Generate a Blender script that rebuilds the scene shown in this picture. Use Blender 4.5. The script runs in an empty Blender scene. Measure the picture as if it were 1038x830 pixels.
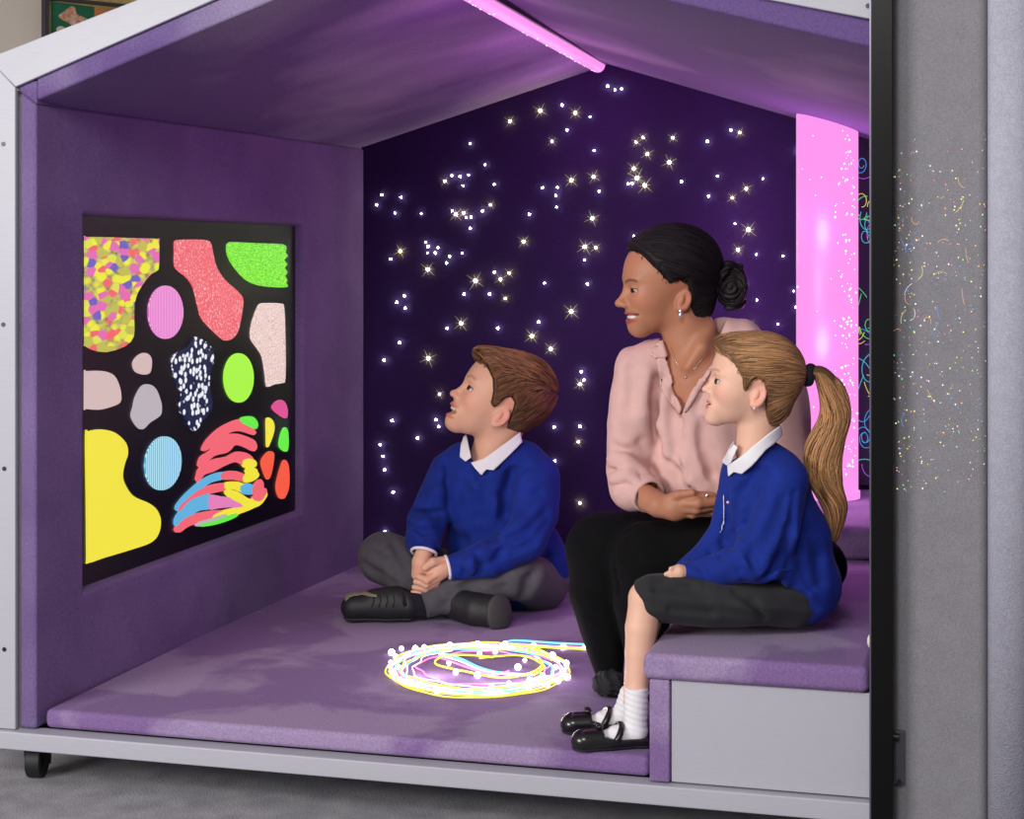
import bpy, bmesh, math, random
import numpy as np
from mathutils import Vector, Matrix
random.seed(7)
S = 0.74                       # pod units to metres
FPX = 1743.0                   # focal length in pixels of the 1038x830 frame
TH = math.radians(15.4)
HOR = 258.0
CAM = Vector((2.336*S, -3.93*S, 1.355*S))
RV = Vector((math.cos(TH), math.sin(TH), 0)); FV = Vector((-math.sin(TH), math.cos(TH), 0)); UV = Vector((0, 0, 1))
scn = bpy.context.scene
COL = scn.collection

def ray(px, py):
    return RV*((px-519)/FPX) + FV + UV*((HOR-py)/FPX)
def WD(px, py, D):             # point at depth D metres
    return CAM + ray(px, py)*D
def WY(px, py, Y):             # on plane Y = const (pod units)
    r = ray(px, py); return CAM + r*((Y*S-CAM.y)/r.y)
def WX(px, py, X):
    r = ray(px, py); return CAM + r*((X*S-CAM.x)/r.x)
def WZ(px, py, Z):
    r = ray(px, py); return CAM + r*((Z*S-CAM.z)/r.z)
def U(x, y, z): return Vector((x*S, y*S, z*S))

def lin(c):
    c = c/255.0
    return c/12.92 if c <= .04045 else ((c+.055)/1.055)**2.4
def rgb(r, g, b): return (lin(r), lin(g), lin(b), 1)

# ---------- materials
def newmat(name):
    m = bpy.data.materials.new(name); m.use_nodes = True
    nt = m.node_tree; b = nt.nodes['Principled BSDF']
    return m, nt, b
def simple(name, col, rough=.5, metal=0, sheen=0, bump=0, bscale=300, spec=.5, coat=0, sss=0):
    m, nt, b = newmat(name)
    b.inputs['Base Color'].default_value = col; b.inputs['Roughness'].default_value = rough
    b.inputs['Metallic'].default_value = metal
    b.inputs['Specular IOR Level'].default_value = spec
    b.inputs['Coat Weight'].default_value = coat
    b.inputs['Sheen Weight'].default_value = sheen
    if sheen: b.inputs['Sheen Tint'].default_value = col
    if sss:
        b.inputs['Subsurface Weight'].default_value = sss
        b.inputs['Subsurface Radius'].default_value = (1, .35, .2); b.inputs['Subsurface Scale'].default_value = .008
    if bump:
        t = nt.nodes.new('ShaderNodeTexCoord'); n = nt.nodes.new('ShaderNodeTexNoise'); n.inputs['Scale'].default_value = bscale
        n.inputs['Detail'].default_value = 3
        bp = nt.nodes.new('ShaderNodeBump'); bp.inputs['Strength'].default_value = bump; bp.inputs['Distance'].default_value = .002
        nt.links.new(t.outputs['Object'], n.inputs['Vector']); nt.links.new(n.outputs['Fac'], bp.inputs['Height'])
        nt.links.new(bp.outputs['Normal'], b.inputs['Normal'])
    return m
def emis(name, col, strength):
    m, nt, b = newmat(name)
    b.inputs['Base Color'].default_value = col; b.inputs['Roughness'].default_value = .4
    b.inputs['Emission Color'].default_value = col; b.inputs['Emission Strength'].default_value = strength
    return m
def noisecol(name, c1, c2, scale, lo=.35, hi=.65, rough=.8, sheen=0, detail=4, fine=None, bump=.15, bscale=500, stretch=(1, 1, 1), metal=0, c3=None, emit=0, distort=0, spec=.3):
    """two (three) colour procedural cloth / carpet / paint"""
    m, nt, b = newmat(name); L = nt.links.new
    t = nt.nodes.new('ShaderNodeTexCoord'); mp = nt.nodes.new('ShaderNodeMapping'); mp.inputs['Scale'].default_value = stretch
    L(t.outputs['Object'], mp.inputs['Vector'])
    n = nt.nodes.new('ShaderNodeTexNoise'); n.inputs['Scale'].default_value = scale; n.inputs['Detail'].default_value = detail
    n.inputs['Distortion'].default_value = distort
    L(mp.outputs['Vector'], n.inputs['Vector'])
    r = nt.nodes.new('ShaderNodeValToRGB'); e = r.color_ramp.elements
    e[0].position = lo; e[0].color = c1; e[1].position = hi; e[1].color = c2
    if c3: x = e.new((lo+hi)/2); x.color = c3
    L(n.outputs['Fac'], r.inputs['Fac']); out = r.outputs['Color']
    if fine:
        n2 = nt.nodes.new('ShaderNodeTexNoise'); n2.inputs['Scale'].default_value = fine; n2.inputs['Detail'].default_value = 2
        L(t.outputs['Object'], n2.inputs['Vector'])
        mr = nt.nodes.new('ShaderNodeMapRange'); mr.inputs['To Min'].default_value = .84; mr.inputs['To Max'].default_value = 1.16
        mr.inputs['From Min'].default_value = .3; mr.inputs['From Max'].default_value = .7
        L(n2.outputs['Fac'], mr.inputs['Value'])
        vm = nt.nodes.new('ShaderNodeVectorMath'); vm.operation = 'SCALE'; L(out, vm.inputs[0]); L(mr.outputs[0], vm.inputs['Scale']); out = vm.outputs[0]
    L(out, b.inputs['Base Color'])
    if emit:
        L(out, b.inputs['Emission Color']); b.inputs['Emission Strength'].default_value = emit
    b.inputs['Roughness'].default_value = rough; b.inputs['Sheen Weight'].default_value = sheen; b.inputs['Metallic'].default_value = metal
    b.inputs['Sheen Roughness'].default_value = .4; b.inputs['Specular IOR Level'].default_value = spec
    if bump:
        n3 = nt.nodes.new('ShaderNodeTexNoise'); n3.inputs['Scale'].default_value = bscale
        bp = nt.nodes.new('ShaderNodeBump'); bp.inputs['Strength'].default_value = bump; bp.inputs['Distance'].default_value = .002
        L(t.outputs['Object'], n3.inputs['Vector']); L(n3.outputs['Fac'], bp.inputs['Height']); L(bp.outputs['Normal'], b.inputs['Normal'])
    return m

# ---------- object helpers
def link(name, me, mt=None, parent=None, smooth=False):
    o = bpy.data.objects.new(name, me); COL.objects.link(o)
    if mt is not None: me.materials.append(mt)
    if smooth: me.polygons.foreach_set('use_smooth', [True]*len(me.polygons))
    if parent is not None:
        o.parent = parent
        o.matrix_parent_inverse = Matrix.Translation(-Vector(parent.location)) if parent.parent is None else Matrix()
    return o
def root(name, loc, label, cat, group=None):
    o = bpy.data.objects.new(name, None); COL.objects.link(o); o.location = loc; o.empty_display_size = .05
    o['label'] = label; o['category'] = cat
    if group: o['group'] = group
    return o
def tag(o, label, cat, group=None):
    o['label'] = label; o['category'] = cat
    if group: o['group'] = group
    return o
def bm2(name, bm, mt, parent=None, smooth=False, bevel=0, seg=3):
    bmesh.ops.recalc_face_normals(bm, faces=bm.faces)
    me = bpy.data.meshes.new(name); bm.to_mesh(me); bm.free()
    o = link(name, me, mt, parent, smooth)
    if bevel:
        md = o.modifiers.new('bevel', 'BEVEL'); md.width = bevel; md.segments = seg; md.limit_method = 'ANGLE'; md.angle_limit = math.radians(35)
        me.polygons.foreach_set('use_smooth', [True]*len(me.polygons))
        w = o.modifiers.new('wn', 'WEIGHTED_NORMAL'); w.keep_sharp = False
    return o
def hexa(bm, pts):
    """8 points: 4 of one face, 4 of the opposite"""
    v = [bm.verts.new(p) for p in pts]
    for f in ((0, 1, 2, 3), (4, 5, 6, 7), (0, 1, 5, 4), (1, 2, 6, 5), (2, 3, 7, 6), (3, 0, 4, 7)):
        bm.faces.new([v[i] for i in f])
def box(bm, x0, x1, y0, y1, z0, z1):
    hexa(bm, [U(x0, y0, z0), U(x1, y0, z0), U(x1, y1, z0), U(x0, y1, z0), U(x0, y0, z1), U(x1, y0, z1), U(x1, y1, z1), U(x0, y1, z1)])
def prism(bm, pts, off):
    a = [bm.verts.new(p) for p in pts]; b = [bm.verts.new(p+off) for p in pts]
    n = len(pts); bm.faces.new(a); bm.faces.new(b[::-1])
    for i in range(n): bm.faces.new([a[i], a[(i+1) % n], b[(i+1) % n], b[i]])
def tube(bm, pts, r, seg=8, close=False, cap=True):
    """swept tube; r number or list"""
    n = len(pts); rings = []
    prev = None
    for i, p in enumerate(pts):
        if close: t = pts[(i+1) % n]-pts[i-1]
        else: t = pts[min(i+1, n-1)]-pts[max(i-1, 0)]
        t.normalize()
        if prev is None: a = t.orthogonal().normalized()
        else:
            a = prev-t*prev.dot(t)
            a = a.normalized() if a.length > 1e-6 else t.orthogonal().normalized()
        prev = a; b = t.cross(a); rr = r[i] if isinstance(r, (list, tuple)) else r
        rings.append([bm.verts.new(p+(a*math.cos(2*math.pi*k/seg)+b*math.sin(2*math.pi*k/seg))*rr) for k in range(seg)])
    m = n if close else n-1
    for i in range(m):
        A = rings[i]; B = rings[(i+1) % n]
        for k in range(seg): bm.faces.new([A[k], A[(k+1) % seg], B[(k+1) % seg], B[k]])
    if cap and not close: bm.faces.new(rings[0][::-1]); bm.faces.new(rings[-1])
def ball(bm, c, r, u=12, v=8, scale=None):
    M = Matrix.Translation(c)
    if scale: M = M @ Matrix.Diagonal((*scale, 1))
    bmesh.ops.create_uvsphere(bm, u_segments=u, v_segments=v, radius=r, matrix=M)
def cyl(bm, a, b, r, seg=24, r2=None):
    tube(bm, [a, b], [r, r2 if r2 is not None else r], seg)
def smoothpoly(pts, per=6):
    """closed Catmull-Rom through 2-D points"""
    n = len(pts); out = []
    for i in range(n):
        p0, p1, p2, p3 = pts[i-1], pts[i], pts[(i+1) % n], pts[(i+2) % n]
        for k in range(per):
            t = k/per
            out.append(tuple(.5*(2*p1[j]+(p2[j]-p0[j])*t+(2*p0[j]-5*p1[j]+4*p2[j]-p3[j])*t*t+(3*p1[j]-p0[j]-3*p2[j]+p3[j])*t**3) for j in (0, 1)))
    return out
def spline(pts, per=8):
    out = []; n = len(pts)
    for i in range(n-1):
        p0, p1, p2, p3 = pts[max(i-1, 0)], pts[i], pts[i+1], pts[min(i+2, n-1)]
        for k in range(per):
            t = k/per
            out.append(.5*(2*p1+(p2-p0)*t+(2*p0-5*p1+4*p2-p3)*t*t+(3*p1-p0-3*p2+p3)*t**3))
    out.append(pts[-1].copy()); return out

# ---------- camera
cam = bpy.data.cameras.new('camera'); cam.sensor_width = 36; cam.lens = FPX/1038*36; cam.shift_y = -(415-HOR)/1038
cam.clip_start = .05
co = bpy.data.objects.new('camera', cam); COL.objects.link(co); co.location = CAM; co.rotation_euler = (math.radians(90), 0, TH)
scn.camera = co
vs = scn.view_settings; vs.view_transform = 'Standard'; vs.look = 'None'; vs.gamma = 1; vs.use_curve_mapping = False; vs.exposure = 0

# ================= materials
M_alu = noisecol('white_aluminium', rgb(176, 175, 185), rgb(173, 172, 182), 40, rough=.38, bump=.0, stretch=(1, 1, 8))
M_suede = noisecol('purple_suede', rgb(104, 84, 129), rgb(116, 96, 140), 5, lo=.35, hi=.65, rough=.9, sheen=.08, fine=220, bump=.25, bscale=350, distort=.4)
M_suede_roof = noisecol('purple_suede_roof', rgb(98, 76, 128), rgb(142, 128, 160), 1.3, lo=.46, hi=.60, rough=.9, sheen=.06, fine=220, bump=.2, bscale=350, distort=.25)
M_mat = noisecol('purple_suede_mat', rgb(124, 96, 146), rgb(152, 132, 168), 3.6, lo=.50, hi=.58, rough=.9, sheen=.08, fine=240, bump=.25, bscale=320, detail=9, distort=.35)
M_star = noisecol('midnight_fabric', rgb(39, 20, 66), rgb(48, 25, 78), 3, rough=.95, bump=.2, fine=300)
M_black = simple('black_satin', rgb(16, 15, 18), .35)
M_rubber = simple('black_rubber', rgb(22, 22, 24), .6)
M_panelblack = simple('black_acrylic', rgb(24, 18, 30), .3)
M_greyfab = noisecol('grey_weave', rgb(127, 125, 131), rgb(131, 129, 136), 30, rough=.95, fine=420, bump=.5, bscale=420)
M_rollfab = noisecol('pale_grey_weave', rgb(164, 163, 178), rgb(170, 169, 184), 60, rough=.95, fine=420, bump=.5, bscale=420)
M_carpet = noisecol('grey_carpet', rgb(136, 134, 142), rgb(158, 156, 162), 14, rough=1, fine=260, bump=.9, bscale=260)
M_wall = noisecol('cream_paint', rgb(196, 184, 174), rgb(204, 193, 183), 3, rough=.9, bump=0)
M_pinktube = emis('pink_light_tube', (.98, .31, .85, 1), 1.0); M_pinktube.node_tree.nodes['Principled BSDF'].inputs['Base Color'].default_value = (.02, .005, .015, 1)
M_steel = simple('steel', rgb(150, 150, 155), .3, 1)

# ================= room
bm = bmesh.new(); box(bm, -9, 9, -9, 12, -.05, 0); o = bm2('floor', bm, M_carpet); o['kind'] = 'structure'
wd = (RV*2331+FV*1743).normalized(); wn = Vector((-wd.y, wd.x, 0))
w0 = WD(43, 26, 5.5)
def wallpt(px, py):
    r = ray(px, py); t = (w0-CAM).dot(wn)/r.dot(wn); return CAM+r*t
bm = bmesh.new()
a = w0-wd*3.5; a.z = 0; b = w0+wd*7; b.z = 0
hexa(bm, [a, b, b+wn*.1, a+wn*.1, a+UV*3, b+UV*3, b+wn*.1+UV*3, a+wn*.1+UV*3])
o = bm2('wall_back', bm, M_wall); o['kind'] = 'structure'

# picture board on the classroom wall
tl = wallpt(45, -20); ps = 5.5/FPX*1.0
def pb(px, py, off=0):          # board coordinates: pixels along the wall
    return wallpt(px, py)-wn*off
R_ = root('picture_board', wallpt(100, 55), 'framed board of children\'s animal pictures on the cream wall behind the play house', 'picture')
M_gold = noisecol('cork_gold', rgb(150, 128, 78), rgb(168, 146, 92), 40, rough=.9)
M_green = noisecol('green_card', rgb(22, 86, 62), rgb(28, 98, 70), 10, rough=.8)
M_orange = noisecol('orange_card', rgb(176, 108, 66), rgb(190, 124, 80), 10, rough=.8)
def quadslab(name, q, t, mt, par, off=0):
    bm = bmesh.new(); hexa(bm, [pb(x, y, off) for x, y in q]+[pb(x, y, off+t) for x, y in q]); return bm2(name, bm, mt, par)
quadslab('backing', [(45, -26), (240, -8), (240, 80), (45, 60)], .012, M_gold, R_)
fr = bmesh.new()
for q in ([(42, -28), (46, -28), (46, 62), (42, 62)], [(42, -3), (240, 17), (240, 20), (42, 0)]):
    hexa(fr, [pb(x, y, 0) for x, y in q]+[pb(x, y, .03) for x, y in q])
bm2('frame', fr, simple('dark_frame', rgb(46, 42, 52), .5), R_)
quadslab('green_picture', [(50.5, 2), (93, 7.5), (93, 45), (50.5, 37.5)], .004, M_green, R_, .012)
quadslab('orange_picture', [(94, 8), (160, 15), (160, 50), (94, 42)], .004, M_orange, R_, .012)
def blobshape(name, pts, mt, par, off):
    bm = bmesh.new(); P = smoothpoly(pts, 4); prism(bm, [pb(x, y, off) for x, y in P], -wn*.004); return bm2(name, bm, mt, par)
blobshape('animal_cutout', [(57, 17), (63, 12), (70, 7), (74, 9), (76, 15), (86, 20), (86, 26), (84, 32), (77, 29), (73, 30), (69, 25), (63, 22)], noisecol('animal_paint', rgb(190, 170, 150), rgb(170, 96, 60), 60, rough=.9), R_, .016)
blobshape('flower_cutout', [(55, 31), (57, 27.5), (61, 27.5), (64, 30), (63, 35), (58, 36.5)], simple('pale_card', rgb(190, 176, 160), .9), R_, .016)
blobshape('creature_cutout', [(97, 20), (102, 14), (110, 12), (115, 15), (113, 19), (106, 22), (103, 29), (98, 27)], simple('pale_green_card', rgb(172, 166, 126), .9), R_, .016)

# ================= sensory play house (pod)
POD = root('play_house', U(1.05, 1.1, .0), 'large white-framed padded purple sensory play house with a gabled roof on castors', 'play house')
def P_(name, bm, mt, bevel=0, smooth=False, parent=None, seg=3): return bm2(name, bm, mt, parent or POD, smooth, bevel, seg)
# frame
bm = bmesh.new(); box(bm, -.125, 2.16, -.03, .03, .088, .134); P_('bottom_rail', bm, M_alu, .003)
YF = -.014
pc = [WY(0, 72.4, YF), WY(15, 88, YF)]
bm = bmesh.new(); d = WY(-12, 67, YF); e = WY(15.5, 88, YF)
zb = .136*S
prism(bm, [Vector((WY(-13, 60, YF).x, YF*S, zb)), Vector((e.x, YF*S, zb)), e+Vector((0, 0, -.001)), WY(-13, 58.2, YF)], Vector((0, .013*S, 0))); P_('left_post', bm, M_alu, .002)
bm = bmesh.new()
prism(bm, [e, WY(-13, 59, YF), WY(-13, 78.2, YF)+Vector((0, 0, .0)), WY(-13, 78.1, YF), WY(387, -97, YF), WY(387, -75, YF)][0:2]+[WY(387, -97, YF), WY(387, -75, YF)], Vector((0, .013*S, 0))); P_('rafter', bm, M_alu, .002)
bm = bmesh.new()
prism(bm, [WY(387.3, -75, YF), WY(387.3, -97, YF), WY(960, 11, YF), WY(960, 34, YF)], Vector((0, .013*S, 0))); P_('rafter', bm, M_alu, .002)
for px, py in ((3.5, 146), (3.5, 329), (4.5, 475), (4.5, 658)):
    bm = bmesh.new(); c = WY(px, py, YF); cyl(bm, c+Vector((0, .002, 0)), c+Vector((0, -.0015, 0)), .0042, 16); P_('screw', bm, M_black)
bm = bmesh.new(); c = WY(880, 6, YF); cyl(bm, c+Vector((0, .002, 0)), c+Vector((0, -.0015, 0)), .0042, 16); P_('screw', bm, M_black)
# base tray
bm = bmesh.new(); box(bm, -.1, 2.14, .035, 2.3, .095, .13); P_('base_board', bm, M_black)
# left padded wall: front rim + panel with recess
XL = .0
def LP(Y, Z, off=0):            # point on the tapering inner wall
    return U(-.013+.074*Y/2.22-off, Y, Z)
zt0, zt1 = 1.742, 1.756
pan = [WX(85.5, 218, 0), WX(301.5, 229, .03), WX(303, 517, .03), WX(88, 597, 0)]
panYZ = [(p.y/S, p.z/S) for p in pan]
# make the recess clean
ya = (panYZ[0][0]+panYZ[3][0])/2; yb = (panYZ[1][0]+panYZ[2][0])/2
panYZ = [(ya, panYZ[0][1]), (yb, panYZ[1][1]), (yb, panYZ[2][1]), (ya, panYZ[3][1])]
bm = bmesh.new()
outer = [(0, zt0), (2.22, zt1), (2.22, .15), (0, .136)]
def ringv(yz, off): return [bm.verts.new(LP(y, z, off)) for y, z in yz]
def cen(yz, k):
    cy = sum(y for y, z in yz)/4; cz = sum(z for y, z in yz)/4
    return [(cy+(y-cy)*k, cz+(z-cz)*k) for y, z in yz]
def grow(yz, g):
    s = [(-1, 1), (1, 1), (1, -1), (-1, -1)]
    return [(y+g*a, z+g*b) for (y, z), (a, b) in zip(yz, s)]
Ro = ringv(outer, 0); Rb = [bm.verts.new(U(-.062, y, z+(.036 if z > 1 else 0))) for y, z in outer]
R1 = ringv(grow(panYZ, .055), 0); R1b = ringv(grow(panYZ, .045), -.006); R2 = ringv(grow(panYZ, .006), -.004); R3 = ringv(panYZ, .03); 
seq = [Ro, R1, R1b, R2, R3]
for A, B in zip(seq[:-1], seq[1:]):
    for i in range(4): bm.faces.new([A[i], A[(i+1) % 4], B[(i+1) % 4], B[i]])
bm.faces.new(R3)
for i in range(4): bm.faces.new([Ro[i], Ro[(i+1) % 4], Rb[(i+1) % 4], Rb[i]])
bm.faces.new(Rb)
P_('side_wall_padding', bm, M_suede, .009, seg=4)
# outer cladding of the left wall
bm = bmesh.new(); box(bm, -.1, -.066, .03, 2.3, .1, 1.78); P_('side_cladding', bm, M_alu)
# roof paddings
FR_L = WY(37.5, 105.5, 0); FR_R = WY(416, -55, 0)
ridge_b = WY(617, 68, 2.22); eave_b = WY(370, 151, 2.22)
rb2 = WY(882, 144.5, 2.22); rb2e = ridge_b+(rb2-ridge_b)*1.25
fr_r = WY(882, 52, 0); fr_re = FR_R+(fr_r-FR_R)*1.12
def roof(name, a, b, c, d, ov):
    bm = bmesh.new()
    # subdivided slab for a slightly pillowed underside
    n = 14; grid = [[None]*(n+1) for _ in range(n+1)]; top = [[None]*(n+1) for _ in range(n+1)]
    for i in range(n+1):
        for j in range(n+1):
            u, v = i/n, j/n
            p = (a*(1-u)+b*u)*(1-v)+(d*(1-u)+c*u)*v
            q = 1-u; w = .5-abs(v-.5)
            e = min(1, q/.04)*min(1, w/.03)
            grid[i][j] = bm.verts.new(p+Vector((0, 0, .007*(1-e))))
            top[i][j] = bm.verts.new(p+Vector((0, 0, .072*S)))
    for i in range(n):
        for j in range(n):
            bm.faces.new([grid[i][j], grid[i+1][j], grid[i+1][j+1], grid[i][j+1]])
            bm.faces.new([top[i][j], top[i][j+1], top[i+1][j+1], top[i+1][j]])
    for k in range(n):
        bm.faces.new([grid[k][0], top[k][0], top[k+1][0], grid[k+1][0]]); bm.faces.new([grid[k][n], grid[k+1][n], top[k+1][n], top[k][n]])
        bm.faces.new([grid[0][k], grid[0][k+1], top[0][k+1], top[0][k]]); bm.faces.new([grid[n][k], top[n][k], top[n][k+1], grid[n][k+1]])
    return P_(name, bm, M_suede_roof, .006, seg=2)
lo = Vector((-.058*S, 0, 0))
roof('roof_padding', FR_L+Vector((-.002*S, 0, .0)), FR_R, ridge_b, eave_b+Vector((-.006*S, 0, -.002)), 0)
bm = bmesh.new(); fo = [WY(18.2, 90.6, .002), WY(37.6, 105.2, .002), WY(37.6, 82, .002), WY(18.2, 84, .002)]
bk = Vector((.0, 2.2*S, .012)); hexa(bm, fo+[fo[0]+bk, Vector((eave_b.x-.004, 2.2*S, eave_b.z)), Vector((eave_b.x-.004, 2.2*S, eave_b.z+.05)), fo[3]+bk]); P_('roof_padding_edge', bm, M_suede_roof)
roof('roof_padding', FR_R+Vector((.0015, 0, 0)), fr_re, rb2e, ridge_b+Vector((.0015, 0, 0)), 0)
# roof outer skin
zz = Vector((0, 0, .078*S))
bm = bmesh.new(); hexa(bm, [FR_L+zz+Vector((-.09*S, .03, -.03*S)), FR_R+zz+Vector((0, .03, 0)), ridge_b+zz, eave_b+zz+Vector((-.09*S, 0, -.03*S))]+[p+Vector((0, 0, .02)) for p in (FR_L+zz+Vector((-.09*S, .03, -.03*S)), FR_R+zz+Vector((0, .03, 0)), ridge_b+zz, eave_b+zz+Vector((-.09*S, 0, -.03*S)))]); P_('roof_skin', bm, M_alu)
bm = bmesh.new(); q = [FR_R+zz+Vector((0, .03, 0)), fr_re+zz+Vector((0, .03, 0)), rb2e+zz, ridge_b+zz]; hexa(bm, q+[p+Vector((0, 0, .02)) for p in q]); P_('roof_skin', bm, M_alu)
# star wall
bm = bmesh.new(); prism(bm, [U(.0, 2.222, .13), U(2.14, 2.222, .13), Vector((2.14*S, 2.222*S, rb2e.z+.03)), ridge_b+Vector((0, .002*S, .03)), Vector((0, 2.222*S, eave_b.z+.03))], Vector((0, .06*S, 0)))
STW = P_('star_wall', bm, M_star)
# right wall, only its edge can be seen
bm = bmesh.new(); box(bm, 2.09, 2.14, .0, 2.22, .13, 1.72); P_('side_wall_padding', bm, M_suede, .006)
# castors
def castor(x, y):
    r = bmesh.new(); c = U(x, y, .044)
    cyl(r, c+Vector((-.016, -.003, 0)), c+Vector((.013, .003, 0)), .044*S, 28)
    w = P_('castor', r, M_rubber, .003)
    h = bmesh.new(); cyl(h, c+Vector((-.0175, 0, 0)), c+Vector((.0175, 0, 0)), .013*S, 16); bm2('hub', h, M_steel, w)
    h = bmesh.new()
    for s in (-1, 1):
        prism(h, [c+Vector((s*.017, -.012, -.008)), c+Vector((s*.017, .012, -.008)), c+Vector((s*.017, .018, .036)), c+Vector((s*.017, -.018, .036))], Vector((s*.004, 0, 0)))
    box2 = [c+Vector((sx*.021, sy*.018, z)) for z in (.034, .04) for sx, sy in ((-1, -1), (1, -1), (1, 1), (-1, 1))]
    hexa(h, box2); bm2('fork', h, M_black, w)
castor(-.035, .045); castor(2.05, .12); castor(.03, 2.1); castor(2.05, 2.1)

# star lights
Z = 1038/460.
stars_big = [(355,142),(424,118),(504,123),(451,188),(659,179),(643,190),(669,217),(727,180),(719,236),(638,250),(645,272),(663,289),(880,168),(895,296),(863,317),(495,277),(546,269),(206,279),(231,355),(249,352),(386,417),(526,429),(551,431),(104,439),(167,481),(276,507),(333,503),(353,489),(344,547),(243,604),(495,577),(405,633),(448,662),(168,684),(515,743),(194,766),(543,364),(900,390),(876,436),(310,333),(907,607)]
stars_small = [(264,193),(474,105),(538,132),(485,162),(547,209),(806,188),(860,162),(578,62),(595,70),(610,68),(298,241),(222,266),(241,268),(260,265),(247,289),(319,286),(62,310),(106,316),(50,333),(92,352),(152,353),(223,347),(255,362),(266,361),(292,347),(264,387),(429,294),(463,293),(460,312),(461,338),(399,355),(559,302),(625,285),(634,284),(747,280),(829,267),(933,273),(809,313),(869,376),(918,446),(979,450),(1003,530),(1008,567),(895,512),(919,551),(967,606),(162,419),(190,431),(166,443),(184,443),(217,451),(245,444),(210,466),(82,457),(525,459),(434,512),(532,514),(319,487),(308,537),(250,537),(96,556),(113,541),(115,569),(327,615),(211,615),(420,601),(102,648),(67,688),(518,714),(524,733),(638,405),(1012,210),(168,428)]
starpx = [(360+x/2.2565, 60+y/2.2565, 1) for x, y in stars_big]+[(360+x/2.2565, 60+y/2.2565, 0) for x, y in stars_small]
# lower part, from the boy's surroundings (crop scale 2.515)
for x, y, b in ((268,174,1),(257,240,0),(264,257,0),(145,242,0),(210,286,0),(115,303,0),(122,333,0),(126,367,0),(148,424,0),(127,525,0),(552,60,0),(558,258,0),(620,296,1),(560,345,0),(624,452,1),(628,117,0),(634,137,0)):
    px, py = 340+x/2.515, 330+y/2.515
    starpx.append((px, py, b))
for x, y, b in ((586,510,1), (588,432,0)): starpx.append((x, y, b))
# drop duplicates
uniq = []
for s in starpx:
    if all((s[0]-t[0])**2+(s[1]-t[1])**2 > 9 for t in uniq): uniq.append(s)
print('stars', len(uniq))
E_y = emis('fibre_tip_yellow', (.95, 1, .35, 1), 70); E_w = emis('fibre_tip_white', (.85, 1, .88, 1), 42)
E_yr = emis('flare_spike_yellow', (.75, .85, .2, 1), .45); E_yr.node_tree.nodes['Principled BSDF'].inputs['Base Color'].default_value = (.05, .06, .01, 1)  # glowing needles modelled as lens-flare spikes round the big star lights
def star_mesh(big):
    bm = bmesh.new()
    ball(bm, Vector((0, -.003, 0)), .0038 if big else .0025, 10, 8)
    for f in bm.faces: f.material_index = 0
    n0 = len(bm.faces)
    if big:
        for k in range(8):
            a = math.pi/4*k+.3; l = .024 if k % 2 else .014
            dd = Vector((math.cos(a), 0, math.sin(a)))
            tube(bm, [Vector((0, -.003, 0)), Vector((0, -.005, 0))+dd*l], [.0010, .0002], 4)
    bm.faces.ensure_lookup_table()
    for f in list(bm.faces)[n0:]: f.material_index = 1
    bmesh.ops.recalc_face_normals(bm, faces=bm.faces)
    me = bpy.data.meshes.new('star_light'); bm.to_mesh(me); bm.free()
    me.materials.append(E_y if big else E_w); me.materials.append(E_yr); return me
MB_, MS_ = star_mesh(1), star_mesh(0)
uniq.sort(key=lambda s: -s[2])
rest = bmesh.new()
for i, (px, py, b) in enumerate(uniq):
    c = WY(px, py, 2.218)
    if i < 100:
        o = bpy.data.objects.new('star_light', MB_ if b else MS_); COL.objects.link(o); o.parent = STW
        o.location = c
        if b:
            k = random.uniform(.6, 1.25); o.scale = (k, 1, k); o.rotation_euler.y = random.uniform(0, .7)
        else: k = random.uniform(.8, 1.2); o.scale = (k, k, k)
    else: ball(rest, c+Vector((0, -.003, 0)), .003, 8, 6)
o = bm2('small_star_lights', rest, E_w, STW); o['kind'] = 'stuff'
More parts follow.
